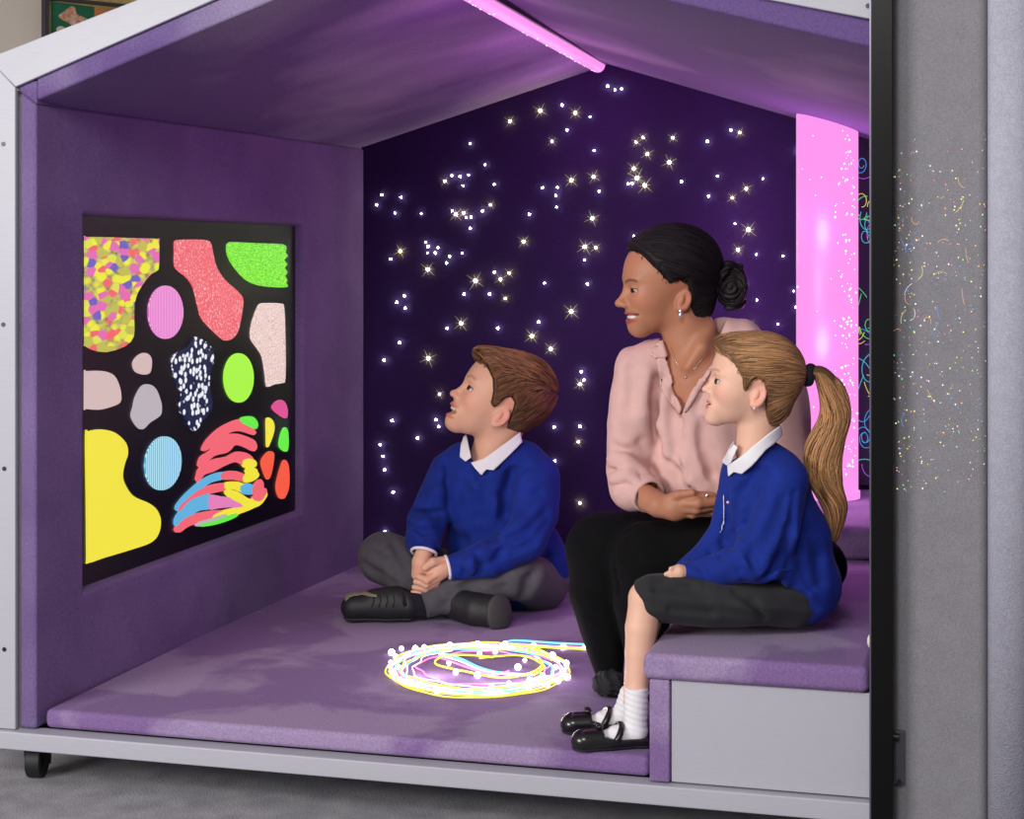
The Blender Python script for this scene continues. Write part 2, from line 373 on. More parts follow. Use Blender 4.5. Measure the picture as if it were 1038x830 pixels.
# ================= light panel let into the left wall
LPN = root('light_panel', WX(200, 560, 0), 'black light panel of glowing coloured shapes set into the left padded wall', 'light panel')
XP = -.028
def pxr(Y, Z, off): return LP(Y, Z, off)
bm = bmesh.new()
q = grow(panYZ, -.001)
hexa(bm, [LP(y, z, .0295) for y, z in q]+[LP(y, z, .022) for y, z in q]); bm2('backing_board', bm, M_panelblack, LPN)
def onpanel(px, py):
    # meet the ray with the panel face
    r = ray(px, py); X = -.035
    for _ in range(4):
        p = WX(px, py, X); X = -.013+.074*(p.y/S)/2.22-.022
    return p
def shape_mat(kind):
    nm = 'light_'+kind; m, nt, b = newmat(nm); L = nt.links.new
    t = nt.nodes.new('ShaderNodeTexCoord'); mp = nt.nodes.new('ShaderNodeMapping'); L(t.outputs['Object'], mp.inputs['Vector'])
    def noise(sc, det=2, dist=0, vec=None):
        n = nt.nodes.new('ShaderNodeTexNoise'); n.inputs['Scale'].default_value = sc; n.inputs['Detail'].default_value = det; n.inputs['Distortion'].default_value = dist
        L(vec or mp.outputs[0], n.inputs['Vector']); return n
    def ramp(src, st, interp='LINEAR'):
        r = nt.nodes.new('ShaderNodeValToRGB'); r.color_ramp.interpolation = interp; e = r.color_ramp.elements
        e[0].position, e[0].color = st[0]; e[1].position, e[1].color = st[-1]
        for p, c in st[1:-1]: x = e.new(p); x.color = c
        L(src, r.inputs['Fac']); return r.outputs['Color']
    flat = {'plaincoral': rgb(248, 104, 118), 'yellow': rgb(246, 232, 62), 'lime': rgb(172, 250, 72), 'red': rgb(252, 92, 66), 'green': rgb(104, 240, 70), 'magenta': rgb(226, 84, 148), 'stone': rgb(214, 188, 186), 'greystone': rgb(190, 180, 188), 'orchid': rgb(232, 130, 190), 'sky': rgb(98, 180, 226)}
    out = None
    if kind in flat: c = flat[kind]; b.inputs['Emission Color'].default_value = c; b.inputs['Base Color'].default_value = c
    elif kind == 'flowers':
        mp.inputs['Rotation'].default_value = (math.radians(-38), 0, 0); mp.inputs['Scale'].default_value = (1, 1, 2.1)
        v = nt.nodes.new('ShaderNodeTexVoronoi'); v.inputs['Scale'].default_value = 30
        dn = noise(30); vm = nt.nodes.new('ShaderNodeMixRGB'); vm.inputs['Fac'].default_value = .012; L(mp.outputs[0], vm.inputs[1]); L(dn.outputs['Color'], vm.inputs[2]); L(vm.outputs[0], v.inputs['Vector'])
        sp = nt.nodes.new('ShaderNodeSeparateColor'); L(v.outputs['Color'], sp.inputs[0])
        c1 = ramp(sp.outputs[0], [(0, rgb(240, 236, 60)), (.34, rgb(248, 100, 110)), (.52, rgb(226, 226, 78)), (.68, rgb(230, 110, 180)), (.78, rgb(196, 190, 80)), (.9, rgb(112, 96, 190)), (1, rgb(240, 236, 80))], 'CONSTANT')
        n2 = noise(60, 4); c2 = ramp(n2.outputs['Fac'], [(.3, rgb(96, 80, 96)), (.5, rgb(180, 176, 84)), (.7, rgb(214, 202, 120))])
        mk = ramp(v.outputs['Distance'], [(.55, (0, 0, 0, 1)), (.85, (1, 1, 1, 1))])
        mx = nt.nodes.new('ShaderNodeMixRGB'); L(mk, mx.inputs[0]); L(c1, mx.inputs[1]); L(c2, mx.inputs[2]); out = mx.outputs[0]
    elif kind == 'coral': out = ramp(noise(190, 3).outputs['Fac'], [(.3, rgb(240, 88, 102)), (.56, rgb(246, 110, 122)), (.68, rgb(255, 214, 216))])
    elif kind == 'grass':
        mp.inputs['Scale'].default_value = (1, 1, 4.5); mp.inputs['Rotation'].default_value = (math.radians(14), 0, 0)
        out = ramp(noise(120, 4, 1.2).outputs['Fac'], [(.3, rgb(28, 150, 40)), (.47, rgb(92, 238, 48)), (.66, rgb(206, 250, 90))])
    elif kind == 'glitter': out = ramp(noise(330, 2).outputs['Fac'], [(.34, rgb(206, 150, 144)), (.46, rgb(236, 200, 196)), (.66, rgb(255, 244, 236))])
    elif kind == 'terrazzo':
        v = nt.nodes.new('ShaderNodeTexVoronoi'); v.inputs['Scale'].default_value = 66; v.feature = 'F1'; L(mp.outputs[0], v.inputs['Vector'])
        v.inputs['Randomness'].default_value = 1
        out = ramp(v.outputs['Distance'], [(.0, rgb(248, 246, 246)), (.40, rgb(236, 240, 250)), (.46, rgb(14, 26, 64))])
    elif kind in ('pinkstripe', 'bluestripe'):
        w = nt.nodes.new('ShaderNodeTexWave'); w.bands_direction = 'Y'; w.inputs['Scale'].default_value = 46 if kind[0] == 'p' else 38; w.inputs['Distortion'].default_value = .3
        L(mp.outputs[0], w.inputs['Vector'])
        out = ramp(w.outputs['Fac'], [(.2, rgb(222, 104, 196)), (.8, rgb(252, 176, 232))] if kind[0] == 'p' else [(.2, rgb(86, 170, 220)), (.75, rgb(196, 240, 248))])
    if out: L(out, b.inputs['Emission Color']); L(out, b.inputs['Base Color'])
    b.inputs['Emission Strength'].default_value = .95; b.inputs['Base Color'].default_value = (.02, .02, .02, 1)
    for l in list(nt.links):
        if l.to_socket == b.inputs['Base Color']: nt.links.remove(l)
    b.inputs['Roughness'].default_value = .35
    return m
_sm = {}
def SM(k):
    if k not in _sm: _sm[k] = shape_mat(k)
    return _sm[k]
def c2(p): return (70+p[0]/4.152, 210+p[1]/4.152)
def c3(p): return (70+p[0]/4.152, 410+p[1]/4.152)
thick = Vector((.004, 0, 0))
def pshape(kind, pts, f, smooth=4, label=None, name='glowing_shape'):
    P = smoothpoly(pts, smooth) if smooth else pts
    bm = bmesh.new(); W = [onpanel(*f(p)) for p in P]
    # keep inside the recess
    prism(bm, W, thick); o = bm2(name, bm, SM(kind), LPN)
    if label: o['label'] = label
    return o
def oval(cx, cy, rx, ry, n=36, tilt=0):
    return [(cx+rx*math.cos(t)*math.cos(tilt)-ry*math.sin(t)*math.sin(tilt), cy+ry*math.sin(t)*math.cos(tilt)+rx*math.cos(t)*math.sin(tilt)) for t in [2*math.pi*k/n for k in range(n)]]
pshape('flowers', [(63,125),(66,125),(150,126),(280,130),(370,133),(373,138),(373,200),(370,262),(340,280),(300,330),(275,380),(268,430),(268,490),(265,545),(230,585),(150,610),(90,598),(64,580),(63,570),(63,400),(63,200)], c2, 2, 'flower-speckled glowing shape')
pshape('pinkstripe', oval(402,442,73,112), c2, 0, 'pink ribbed glowing oval')
pshape('coral', [(440,175),(441,145),(465,137),(560,137),(590,150),(600,190),(615,250),(650,305),(705,355),(728,395),(712,500),(695,540),(665,560),(635,550),(560,475),(540,420),(520,340),(490,295),(450,262),(440,235)], c2, 4, 'coral speckled glowing shape')
g = [(660,165),(668,150),(690,147),(800,152),(895,156),(910,175),(905,190),(916,205),(900,222),(914,240),(902,255),(915,272),(904,290),(914,305),(908,318),(916,332),(890,338),(800,330),(740,305),(690,250),(665,205)]
pshape('grass', g, c2, 2, 'lime green fringed glowing shape')
pshape('glitter', [(790,420),(805,405),(830,403),(885,405),(900,425),(905,560),(905,720),(890,740),(860,745),(832,756),(826,740),(822,700),(810,630),(790,595),(765,560),(760,530),(768,480)], c2, 3, 'pale pink glitter glowing shape')
pshape('lime', oval(710,718,62,104), c2, 0, 'plain lime glowing oval')
pshape('stone', [(265,655),(285,625),(315,613),(338,630),(342,660),(335,695),(310,704),(275,690)], c2, 4)
H2 = lambda p: c2(p)
pshape('stone', [(63,690),(66,690),(110,688),(150,692),(185,710),(205,750),(213,790),(208,822),(170,840),(120,852),(66,848),(63,846),(63,760)], c2, 3)
pshape('greystone', [(275,800),(300,755),(330,745),(360,765),(380,815),(384,845),(378,876),(335,906),(305,934),(280,920),(258,880),(266,840)], c2, 4)
T = [(525,545),(560,560),(590,585),(604,620),(600,660),(590,690),(585,760),(598,810),(596,845),(570,885),(548,915),(530,937),(515,938),(495,910),(478,880),(458,850),(462,815),(470,780),(450,750),(438,720),(440,700),(425,670),(440,620),(490,590),(510,560)]
pshape('terrazzo', T, c2, 3, 'navy and white terrazzo glowing shape')
pshape('yellow', [(66,130),(75,115),(100,107),(140,105),(190,120),(232,160),(242,205),(228,250),(220,300),(232,340),(265,385),(330,415),(365,445),(380,490),(370,545),(335,582),(250,612),(140,645),(74,666),(71,640),(69,400)], c3, 4, 'large plain yellow glowing shape')
pshape('bluestripe', oval(391,247,76,114,36,.12), c3, 0, 'blue ribbed glowing oval')
pshape('magenta', [(850,12),(870,35),(908,58),(915,30),(908,-2),(890,-20),(866,-12)], c3, 4)
pshape('yellow', [(828,58),(850,64),(860,95),(850,140),(830,180),(827,120)], c3, 4)
pshape('green', [(900,97),(914,105),(919,150),(916,190),(903,197),(881,175),(886,130)], c3, 4)
pshape('red', [(810,225),(835,198),(856,203),(856,240),(845,295),(830,315),(815,285),(805,250)], c3, 4)
pshape('red', [(897,236),(915,245),(922,290),(920,350),(902,393),(880,390),(868,350),(876,300)], c3, 4)
# the zebra striped dome: coloured bands with dark gaps, all inside one outline
ZB = [
 ('coral', [(560,190),(575,158),(605,125),(640,98),(690,74),(725,70),(765,104),(774,122),(720,106),(670,112),(620,150),(585,178)]),
 ('green', [(718,66),(748,55),(770,60),(783,80),(779,97),(757,88)]),
 ('coral', [(552,225),(590,200),(640,145),(690,128),(740,140),(775,160),(774,190),(730,170),(690,165),(660,195),(600,212),(548,262)]),
 ('coral', [(540,292),(550,270),(600,238),(660,225),(700,205),(740,210),(765,232),(748,258),(700,235),(650,250),(600,276),(560,290),(536,320)]),
 ('yellow', [(730,240),(750,233),(774,240),(776,256),(750,263),(732,255)]),
 ('yellow', [(745,276),(770,272),(782,280),(768,289),(748,286)]),
 ('sky', [(520,352),(560,320),(610,296),(650,290),(640,308),(590,322),(550,348),(500,392),(460,440),(450,430),(480,390)]),
 ('coral', [(645,291),(690,285),(730,300),(735,318),(690,310),(640,309)]),
 ('yellow', [(735,300),(780,288),(786,300),(760,318),(733,320)]),
 ('coral', [(500,398),(540,366),(590,345),(650,336),(655,352),(600,366),(550,380),(495,412),(460,446),(466,428)]),
 ('yellow', [(655,334),(700,330),(735,345),(725,362),(690,350),(655,350)]),
 ('sky', [(718,350),(745,336),(768,350),(760,372),(730,368)]),
 ('coral', [(770,370),(775,345),(800,320),(806,350),(790,372)]),
 ('sky', [(452,470),(500,412),(560,386),(585,384),(582,432),(540,440),(490,470),(455,505),(445,500)]),
 ('orchid', [(588,388),(630,392),(680,400),(730,425),(728,434),(680,426),(620,430),(586,434)]),
 ('yellow', [(655,362),(700,372),(760,405),(815,372),(818,385),(790,420),(740,432),(720,412),(680,392)]),
 ('coral', [(800,378),(814,355),(818,370),(795,400),(770,392)]),
 ('coral', [(447,520),(490,480),(560,458),(640,450),(610,470),(540,490),(490,508),(455,532)]),
 ('yellow', [(640,452),(720,436),(770,428),(700,456),(620,478),(600,474)]),
 ('greystone', [(535,500),(590,484),(650,466),(640,476),(580,494),(540,506)]),
 ('green', [(545,508),(600,496),(660,474),(700,462),(660,482),(600,500)]),
]
def fatten(P, r):
    n = len(P); ar = sum(P[i-1][0]*P[i][1]-P[i][0]*P[i-1][1] for i in range(n)); sg = 1 if ar > 0 else -1; out = []
    for i in range(n):
        dx, dy = P[(i+1) % n][0]-P[i-1][0], P[(i+1) % n][1]-P[i-1][1]; l = math.hypot(dx, dy) or 1
        out.append((P[i][0]+sg*dy/l*r, P[i][1]-sg*dx/l*r))
    return out
dome = pshape('coral', [(455,533),(444,520),(447,500),(452,531)], c3, 2, 'rainbow zebra-striped glowing shape', 'striped_dome')
for zi, (k, pts) in enumerate(ZB):
    P = fatten(smoothpoly(pts, 3), 6.5); bm = bmesh.new(); prism(bm, [onpanel(*c3(p)) for p in P], thick*(1+.02*zi)); bm2('stripe', bm, SM('plaincoral' if k == 'coral' else k), dome)

# ================= strip light under the ridge
SLT = root('strip_light', WY(547, 30, 1.0), 'glowing pink strip light running along the ridge of the roof', 'strip light')
A = ridge_b+Vector((0, -.035, -.030)); B = WY(416, -34, 0)+Vector((0, -.02, -.0))
A = WY(606, 66, 2.14); B = WY(428, -35.5, .05)
bm = bmesh.new()
dirn = (B-A).normalized(); side = Vector((1, 0, 0))
n = 14
prof = [(math.cos(a)*.020, math.sin(a)*.020) for a in [math.pi+math.pi*k/n for k in range(n+1)]]
pts0 = [A+side*x+UV*z for x, z in prof]
prism(bm, pts0, B-A); bmesh.ops.bevel(bm, geom=[e for e in bm.edges if e.calc_length() < .01], offset=.004, segments=2, affect='EDGES') if False else None
bm2('diffuser', bm, M_pinktube, SLT, smooth=False)
bm = bmesh.new(); ball(bm, A, .020, 16, 10, (1, .6, 1)); bm2('end_cap', bm, M_pinktube, SLT, True)
bm = bmesh.new()
up = UV*.03
hexa(bm, [A+side*-.015, A+side*.026, A+side*.026+UV*.034, A+side*-.015+UV*.034, B+side*-.015, B+side*.026, B+side*.026+UV*.034, B+side*-.015+UV*.034])
bm2('housing', bm, M_black, SLT)
bm = bmesh.new()
for k in range(26):
    t = random.random(); a = math.radians(random.uniform(250, 285)); p = A.lerp(B, t)+side*math.cos(a)*.0203+UV*math.sin(a)*.0203
    ball(bm, p, .0012, 6, 4)
o = bm2('diode', bm, emis('white_diode', (1, .85, 1, 1), 3), SLT); o['kind'] = 'stuff'

# ================= bubble tube
tc = WY(838.5, 300, 1.95); tr = .0765
BT = root('bubble_tube', Vector((tc.x, tc.y, .536*S)), 'tall glowing pink bubble tube standing in the back right corner', 'bubble tube')
bm = bmesh.new(); ztop = WY(838, 100, 1.95).z
cyl(bm, Vector((tc.x, tc.y, .55*S)), Vector((tc.x, tc.y, ztop)), tr, 48); bm2('tube', bm, M_pinktube, BT, True)
bm = bmesh.new(); cyl(bm, Vector((tc.x, tc.y, .537*S)), Vector((tc.x, tc.y, .56*S)), tr*1.06, 48); bm2('base', bm, M_pinktube, BT)
bm = bmesh.new()
for k in range(170):
    a = math.radians(random.choice([random.gauss(-48, 12), random.gauss(-48, 12), random.gauss(-40, 10), random.uniform(-170, -10)])+0); zz_ = random.uniform(.6*S, ztop)
    ball(bm, Vector((tc.x+math.cos(a)*tr, tc.y+math.sin(a)*tr, zz_)), random.choice([.0012, .0016, .0026]), 6, 4)
o = bm2('bubble', bm, emis('bubble_glint', (1, .82, 1, 1), 1.6), BT); o['kind'] = 'stuff'

# ================= panel of neon squiggles right of the tube
NP = root('squiggle_panel', WY(875, 490, 2.2), 'dark panel of neon green and blue squiggles behind the black post', 'wall panel')
bm = bmesh.new(); xa = WY(864.5, 150, 2.2).x/S; xb = xa+.19; z0 = WY(870, 491, 2.2).z/S; z1 = WY(870, 140, 2.2).z/S
box(bm, xa, xb, 2.195, 2.219, z0, z1); bm2('board', bm, simple('navy_board', rgb(30, 22, 58), .5), NP)
cols = [('neon_green', (.06, .62, .16, 1)), ('neon_blue', (.05, .3, .62, 1)), ('neon_yellow', (.6, .62, .1, 1)), ('neon_teal', (.04, .5, .5, 1)), ('neon_violet', (.3, .1, .5, 1))]
cm = [emis(n_, c, .8) for n_, c in cols]
rnd = random.Random(3)
for k in range(74):
    bx = rnd.uniform(xa+.008, xb-.01)*S; bz = rnd.uniform(z0+.05, z1-.05)*S; a = rnd.uniform(0, 6.28); pts = []; cur = rnd.uniform(-1, 1)*.7
    x, z = bx, bz
    for i in range(16):
        pts.append(Vector((min(max(x, xa*S+.003), xb*S-.003), 2.192*S, z))); a += cur*(.35+.06*i); x += math.cos(a)*.006; z += math.sin(a)*.009
    bm = bmesh.new(); tube(bm, pts, .0010, 5); bm2('squiggle', bm, cm[k % 5], NP, True)

# ================= floor mat
yfm = .012
bm = bmesh.new()
n = 40; xs = [i/n for i in range(n+1)]
box(bm, .004, 1.582, yfm, 2.2, .138, .186)
MAT = bm2('floor_mat', bm, M_mat, None, False, .011, 4)
tag(MAT, 'mottled purple suede mat covering the floor of the play house', 'mat')

# ================= bench
BN = root('bench', U(1.83, 1.1, .135), 'purple padded bench with a pale grey front panel, under the woman and girl', 'bench')
bm = bmesh.new(); box(bm, 1.572, 2.086, -.022, 2.2, .374, .434); bm2('seat_cushion', bm, M_suede2 if 'M_suede2' in globals() else M_mat, BN, False, .013, 5)
bm = bmesh.new(); box(bm, 1.586, 1.634, -.012, 2.2, .137, .3735); bm2('side_panel', bm, M_mat, BN, False, .004, 3)
bm = bmesh.new(); box(bm, 1.6355, 2.088, -.004, .03, .137, .3725); bm2('front_panel', bm, M_alu, BN, False, .0025, 2)
PL = None
bm = bmesh.new(); box(bm, 1.66, 2.087, 1.33, 2.2, .435, .535)
PL = bm2('padded_plinth', bm, M_mat, None, False, .013, 4); tag(PL, 'low purple padded block at the back of the bench under the bubble tube', 'plinth')

# ================= optic fibre light rope
RP = root('fibre_light_rope', WZ(485, 678, .186), 'coil of glowing yellow, blue and pink fibre optic strands lying on the purple mat', 'light rope')
zm = .186
fy = emis('fibre_yellow', rgb(238, 232, 70), 1.1); fb = emis('fibre_cyan', rgb(110, 205, 232), 1.1); fp = emis('fibre_pink', rgb(240, 130, 190), 1.1); fg = emis('fibre_green', rgb(110, 220, 120), 1.0); fw = emis('fibre_node', (1, .93, 1, 1), 7)
rnd = random.Random(11)
def loop(cx, cy, rx, ry, a0, a1, n=70, wob=1.0, ph=0, ra=0.0):
    pts = []
    for i in range(n+1):
        t = a0+(a1-a0)*i/n; k = 1+ra*i/n
        w = 1+.02*wob*math.sin(5*t+ph)+.012*wob*math.sin(11*t+2*ph)
        pts.append((cx+rx*w*k*math.cos(t), cy-ry*w*k*math.sin(t)))
    return pts
strands = []
tail = lambda dy: [(700, 657+dy), (650, 656.5+dy), (597, 656+dy), (560, 654.5+dy), (520, 652+dy)]
R90 = math.pi/2
# outermost loop (starts with the tail from the right)
for j, (m_, dy, rx, ry, r_) in enumerate([(fb, -3, 88, 24.5, .0030), (fp, 0, 89, 25.2, .0022), (fy, 2.0, 91, 27, .0020), (fg, 1.0, 85, 24, .0014)]):
    P = tail(dy)+loop(485, 678, rx, ry, R90*.85, R90*.85+2*math.pi*.98, 80, 1, j)
    strands.append((m_, P, r_))
strands.append((fy, loop(484, 679.5, 91.5, 27.5, .3, .3+6.1, 90, .8, 5), .0018))
strands.append((fw2 := emis('fibre_white', (1, .93, 1, 1), 1.5), loop(484, 678, 88, 25.5, 1.6, 4.9, 60, 1.2, 3), .003))
for q_ in range(3): strands.append((fw2, loop(485+rnd.uniform(-3, 3), 678+rnd.uniform(-1, 1), rnd.uniform(68, 90), rnd.uniform(18, 26), q_, q_+rnd.uniform(3, 6), 70, 1.8, q_*1.7), .0015))
strands.append((fp, loop(486, 678, 82, 22.5, 0, 6.2, 80, 1.2, 2), .0024))
strands.append((fb, loop(484, 678.5, 76, 21.5, 3.3, 6.2+3.1, 80, 1.4, 3), .0026))
strands.append((fy, loop(487, 677, 79, 20.5, .4, 5.9, 80, 1.6, 4), .002))
strands.append((fp, loop(490, 677, 66, 17, .3, 6.4, 80, 2, 6), .0022))
strands.append((fw2, loop(484, 679, 86, 24.5, 0, 6.28, 90, 1.5, 8), .0018))
strands.append((fw2, loop(489, 677, 71, 19, 2, 6.28+1.6, 90, 2, 9), .0016))
# inner return: from the left of the ring across to the right
strands.append((fy, [(500, 666), (480, 664), (455, 664), (443, 668), (442, 673), (455, 677), (475, 681), (500, 686), (520, 686), (540, 681), (550, 673), (546, 667)], .0025))
strands.append((fb, [(452, 663), (468, 668), (485, 676), (502, 681), (522, 683), (540, 684)], .0034))
strands.append((fp, [(446, 666), (462, 672), (482, 679), (500, 684), (516, 680)], .0030))
strands.append((fw2, [(448, 664.5), (466, 670), (484, 677.5), (505, 682.5), (530, 684)], .0022))
strands.append((fy, [(486, 667), (505, 665), (525, 664), (541, 668), (551, 676), (541, 684)], .0022))
strands.append((fg, [(522, 684), (535, 685), (546, 682), (549, 678)], .0020))
nm = {fy: 'yellow_strand', fb: 'blue_strand', fp: 'pink_strand', fg: 'green_strand', fw2: 'white_strand'}
for i, (m_, P, r_) in enumerate(strands):
    pts = spline([WZ(x, y, zm+(r_+.0022*(i % 4))/S) for x, y in P], 3 if len(P) > 30 else 8)
    bm = bmesh.new(); tube(bm, pts, r_*.8, 8); bm2(nm[m_], bm, m_, RP, True)
nodes = [(397,661),(401,665),(396,671),(407,657),(421,657),(414,663),(404,676),(398,681),(405,689),(430,656),(456,653.5),(484,652.5),(512,652.5),(541,654),(571,655.5),(443,700),(476,702),(507,701),(535,698),(555,694),(566,690),(571,683),(574,672),(560,664),(486,662),(502,660),(448,663),(455,672),(484,684),(462,681),(516,692),(498,697),(537,689),(550,685),(425,694),(413,691),(563,676),(532,669),(525,676),(575,686),(592,656)]
for x, y in nodes:
    bm = bmesh.new(); c = WZ(x, y, zm+.006/S); ball(bm, c, random.uniform(.0042, .0072), 10, 8); bm2('light_node', bm, fw, RP, True)

# ================= black post and grey fabric partition at the right
PT = root('fabric_partition', WY(960, 800, -.08)*1 if False else Vector((WY(960, 800, -.06).x, -.06*S, 0)), 'grey fabric-covered partition with a black edge post at the right', 'partition')
Y0 = -.075
def strip(name, x0, x1, ya_, yb_, mt, za=0, zb_=2.5, bev=0):
    bm = bmesh.new(); X0 = WY(x0, 400, ya_).x/S; X1 = WY(x1, 400, ya_).x/S; box(bm, X0, X1, ya_, yb_, za, zb_); return bm2(name, bm, mt, PT, False, bev)
strip('black_post', 883, 905, -.11, -.05, simple('black_post_paint', rgb(9, 8, 9), .35, spec=.2), bev=.0015)
strip('edge_trim', 881.3, 883, -.11, -.05, simple('dark_aluminium', rgb(120, 120, 130), .35, .9))
# concave board: gently curved in plan between the post and the roll
bm = bmesh.new(); nn = 24; x0 = WY(903, 400, -.06).x/S; x1 = WY(1004, 400, -.06).x/S
cols_ = []
for i in range(nn+1):
    u = i/nn; e = min(u, 1-u); y = -.062+.030*(1-min(1, e/.09))**2
    cols_.append(((x0+(x1-x0)*u), y))
vs_ = [[bm.verts.new(U(x, y, z)) for z in (0, .7, 1.4, 2.5)] for x, y in cols_]; vb = [[bm.verts.new(U(x, -.005, z)) for z in (0, .7, 1.4, 2.5)] for x, y in cols_]
for i in range(nn):
    for j in range(3):
        bm.faces.new([vs_[i][j], vs_[i+1][j], vs_[i+1][j+1], vs_[i][j+1]]); bm.faces.new([vb[i][j], vb[i][j+1], vb[i+1][j+1], vb[i+1][j]])
bm2('fabric_board', bm, M_greyfab, PT, True)
bm = bmesh.new(); X0 = WY(1001, 400, -.06).x/S; rr_ = .046
for sx, rad, mt_ in ((0, rr_, M_rollfab),):
    prof = []
    for k in range(25):
        a = math.pi*k/24; prof.append((X0+rr_-rr_*math.cos(a)*1.0, -.045-.034*math.sin(a)**.7))
    prof2 = [(X0+2*rr_+.12, -.045), (X0+2*rr_+.12, .0), (X0, .0)]
    P0 = [U(x, y, 0) for x, y in prof+prof2]; prism(bm, P0, Vector((0, 0, 2.5*S)))
bm2('padded_edge_roll', bm, M_rollfab, PT, True)
for f in PT.children[-1].data.polygons: f.use_smooth = len(f.vertices) == 4
# bracket
bm = bmesh.new(); a = WY(906.5, 796, -.09); b = WY(917, 743, -.09); bx = [(a.x, a.z), (b.x, a.z), (b.x, b.z), (a.x, b.z)]
hexa(bm, [Vector((x, -.065*S, z)) for x, z in bx]+[Vector((x, -.075*S, z)) for x, z in bx]); BK = bm2('bracket', bm, simple('dark_grey_metal', rgb(70, 68, 76), .5), PT, False, .002)
bm = bmesh.new(); c = WY(911.5, 792, -.077); cyl(bm, c, c+Vector((0, -.003, 0)), .0032, 16); bm2('screw', bm, M_black, BK)
bm = bmesh.new(); c = WY(907.5, 747, -.08); cyl(bm, c+Vector((-.012, 0, 0)), c+Vector((.006, 0, 0)), .0058, 16); bm2('hinge_pin', bm, M_black, PT)
# small glowing coloured specks and threads on the board
speck_mats = [emis('speck_'+n_, c, 1.1) for n_, c in (('white', rgb(235, 235, 235)), ('yellow', rgb(225, 225, 120)), ('pink', rgb(228, 130, 170)), ('blue', rgb(90, 150, 220)), ('green', rgb(110, 220, 140)), ('orange', rgb(230, 170, 110)))]
rnd = random.Random(5)
TB = [bmesh.new() for _ in speck_mats]
for k in range(430):
    while True:
        px = rnd.uniform(906, 999); py = rnd.choice([rnd.gauss(250, 45), rnd.gauss(250, 60), rnd.uniform(125, 500), rnd.gauss(370, 40), rnd.gauss(455, 28)])
        if 122 < py < 503 and (px < 930 or rnd.random() < .75): break
    c = WY(px, py, -.063); i = rnd.choice([0, 0, 1, 1, 2, 3, 4, 5])
    ball(TB[i], c, rnd.choice([.0005, .0007, .0009, .0012]), 6, 4)
for i, b_ in enumerate(TB):
    o = bm2('glowing_specks', b_, speck_mats[i], PT); o['kind'] = 'stuff'
for k in range(20):
    px = rnd.uniform(908, 985); py = rnd.gauss(290, 60)
    if not 190 < py < 440: continue
    a = rnd.uniform(0, 6.28); cur = rnd.uniform(-1, 1); pts = []
    for i in range(12):
        pts.append(WY(min(px, 998), py, -.0628)); a += cur*.3; px += math.cos(a)*1.1; py += math.sin(a)*1.5
    bm = bmesh.new(); tube(bm, pts, .00025, 4); bm2('glowing_thread', bm, rnd.choice([simple, ]) and speck_mats[rnd.choice([1, 3, 0, 5])], PT)

# small pale knob on the bench side of the post
bm = bmesh.new(); c = WY(886, 650, -.03); ball(bm, c, .0115, 16, 12, (1, .6, 1.3)); o = bm2('post_knob', bm, simple('cream_plastic', rgb(225, 220, 200), .4), POD, True)

# ================= light
w = bpy.data.worlds.new('world'); scn.world = w; w.use_nodes = True
bg = w.node_tree.nodes['Background']; bg.inputs[0].default_value = (1, .97, .95, 1); bg.inputs[1].default_value = .30
def area(name, loc, target, sx, sy, power, col=(1, 1, 1)):
    l = bpy.data.lights.new(name, 'AREA'); l.shape = 'RECTANGLE'; l.size = sx; l.size_y = sy; l.energy = power; l.color = col
    o = bpy.data.objects.new(name, l); COL.objects.link(o); o.location = loc
    o.rotation_euler = (Vector(target)-Vector(loc)).to_track_quat('-Z', 'Y').to_euler(); return o
area('front_key_light', (-1.5, -3.7, 1.5), (.7, .5, .5), 1.6, 1.3, 135, (1, .98, .96))  # added soft key light in front of the house, no window known there
area('overhead_fill_light', (1.3, -3.0, 2.5), (.9, .5, .4), 1.2, .8, 52, (1, .97, .95))  # added soft fill from above, no fitting known there
# added point lights beside the tube, strip and coil to boost their glow
def pt(name, loc, e, col, r=.05):
    l = bpy.data.lights.new(name, 'POINT'); l.energy = e; l.color = col; l.shadow_soft_size = r
    o = bpy.data.objects.new(name, l); COL.objects.link(o); o.location = loc; return o
pk = (1, .32, .92)
pt('tube_boost_light', (tc.x-.02, tc.y-tr-.07, .75), 3.2, pk); pt('tube_boost_light', (tc.x-.02, tc.y-tr-.07, 1.1), 3.2, pk)
for t in (.1, .4, .75): pt('strip_boost_light', A.lerp(B, t)-UV*.17, .95, pk, .09)
for x, y in ((440, 668), (500, 676), (545, 672)): pt('coil_boost_light', WZ(x, y, .186+.05), .38, (1, .85, .95), .03)
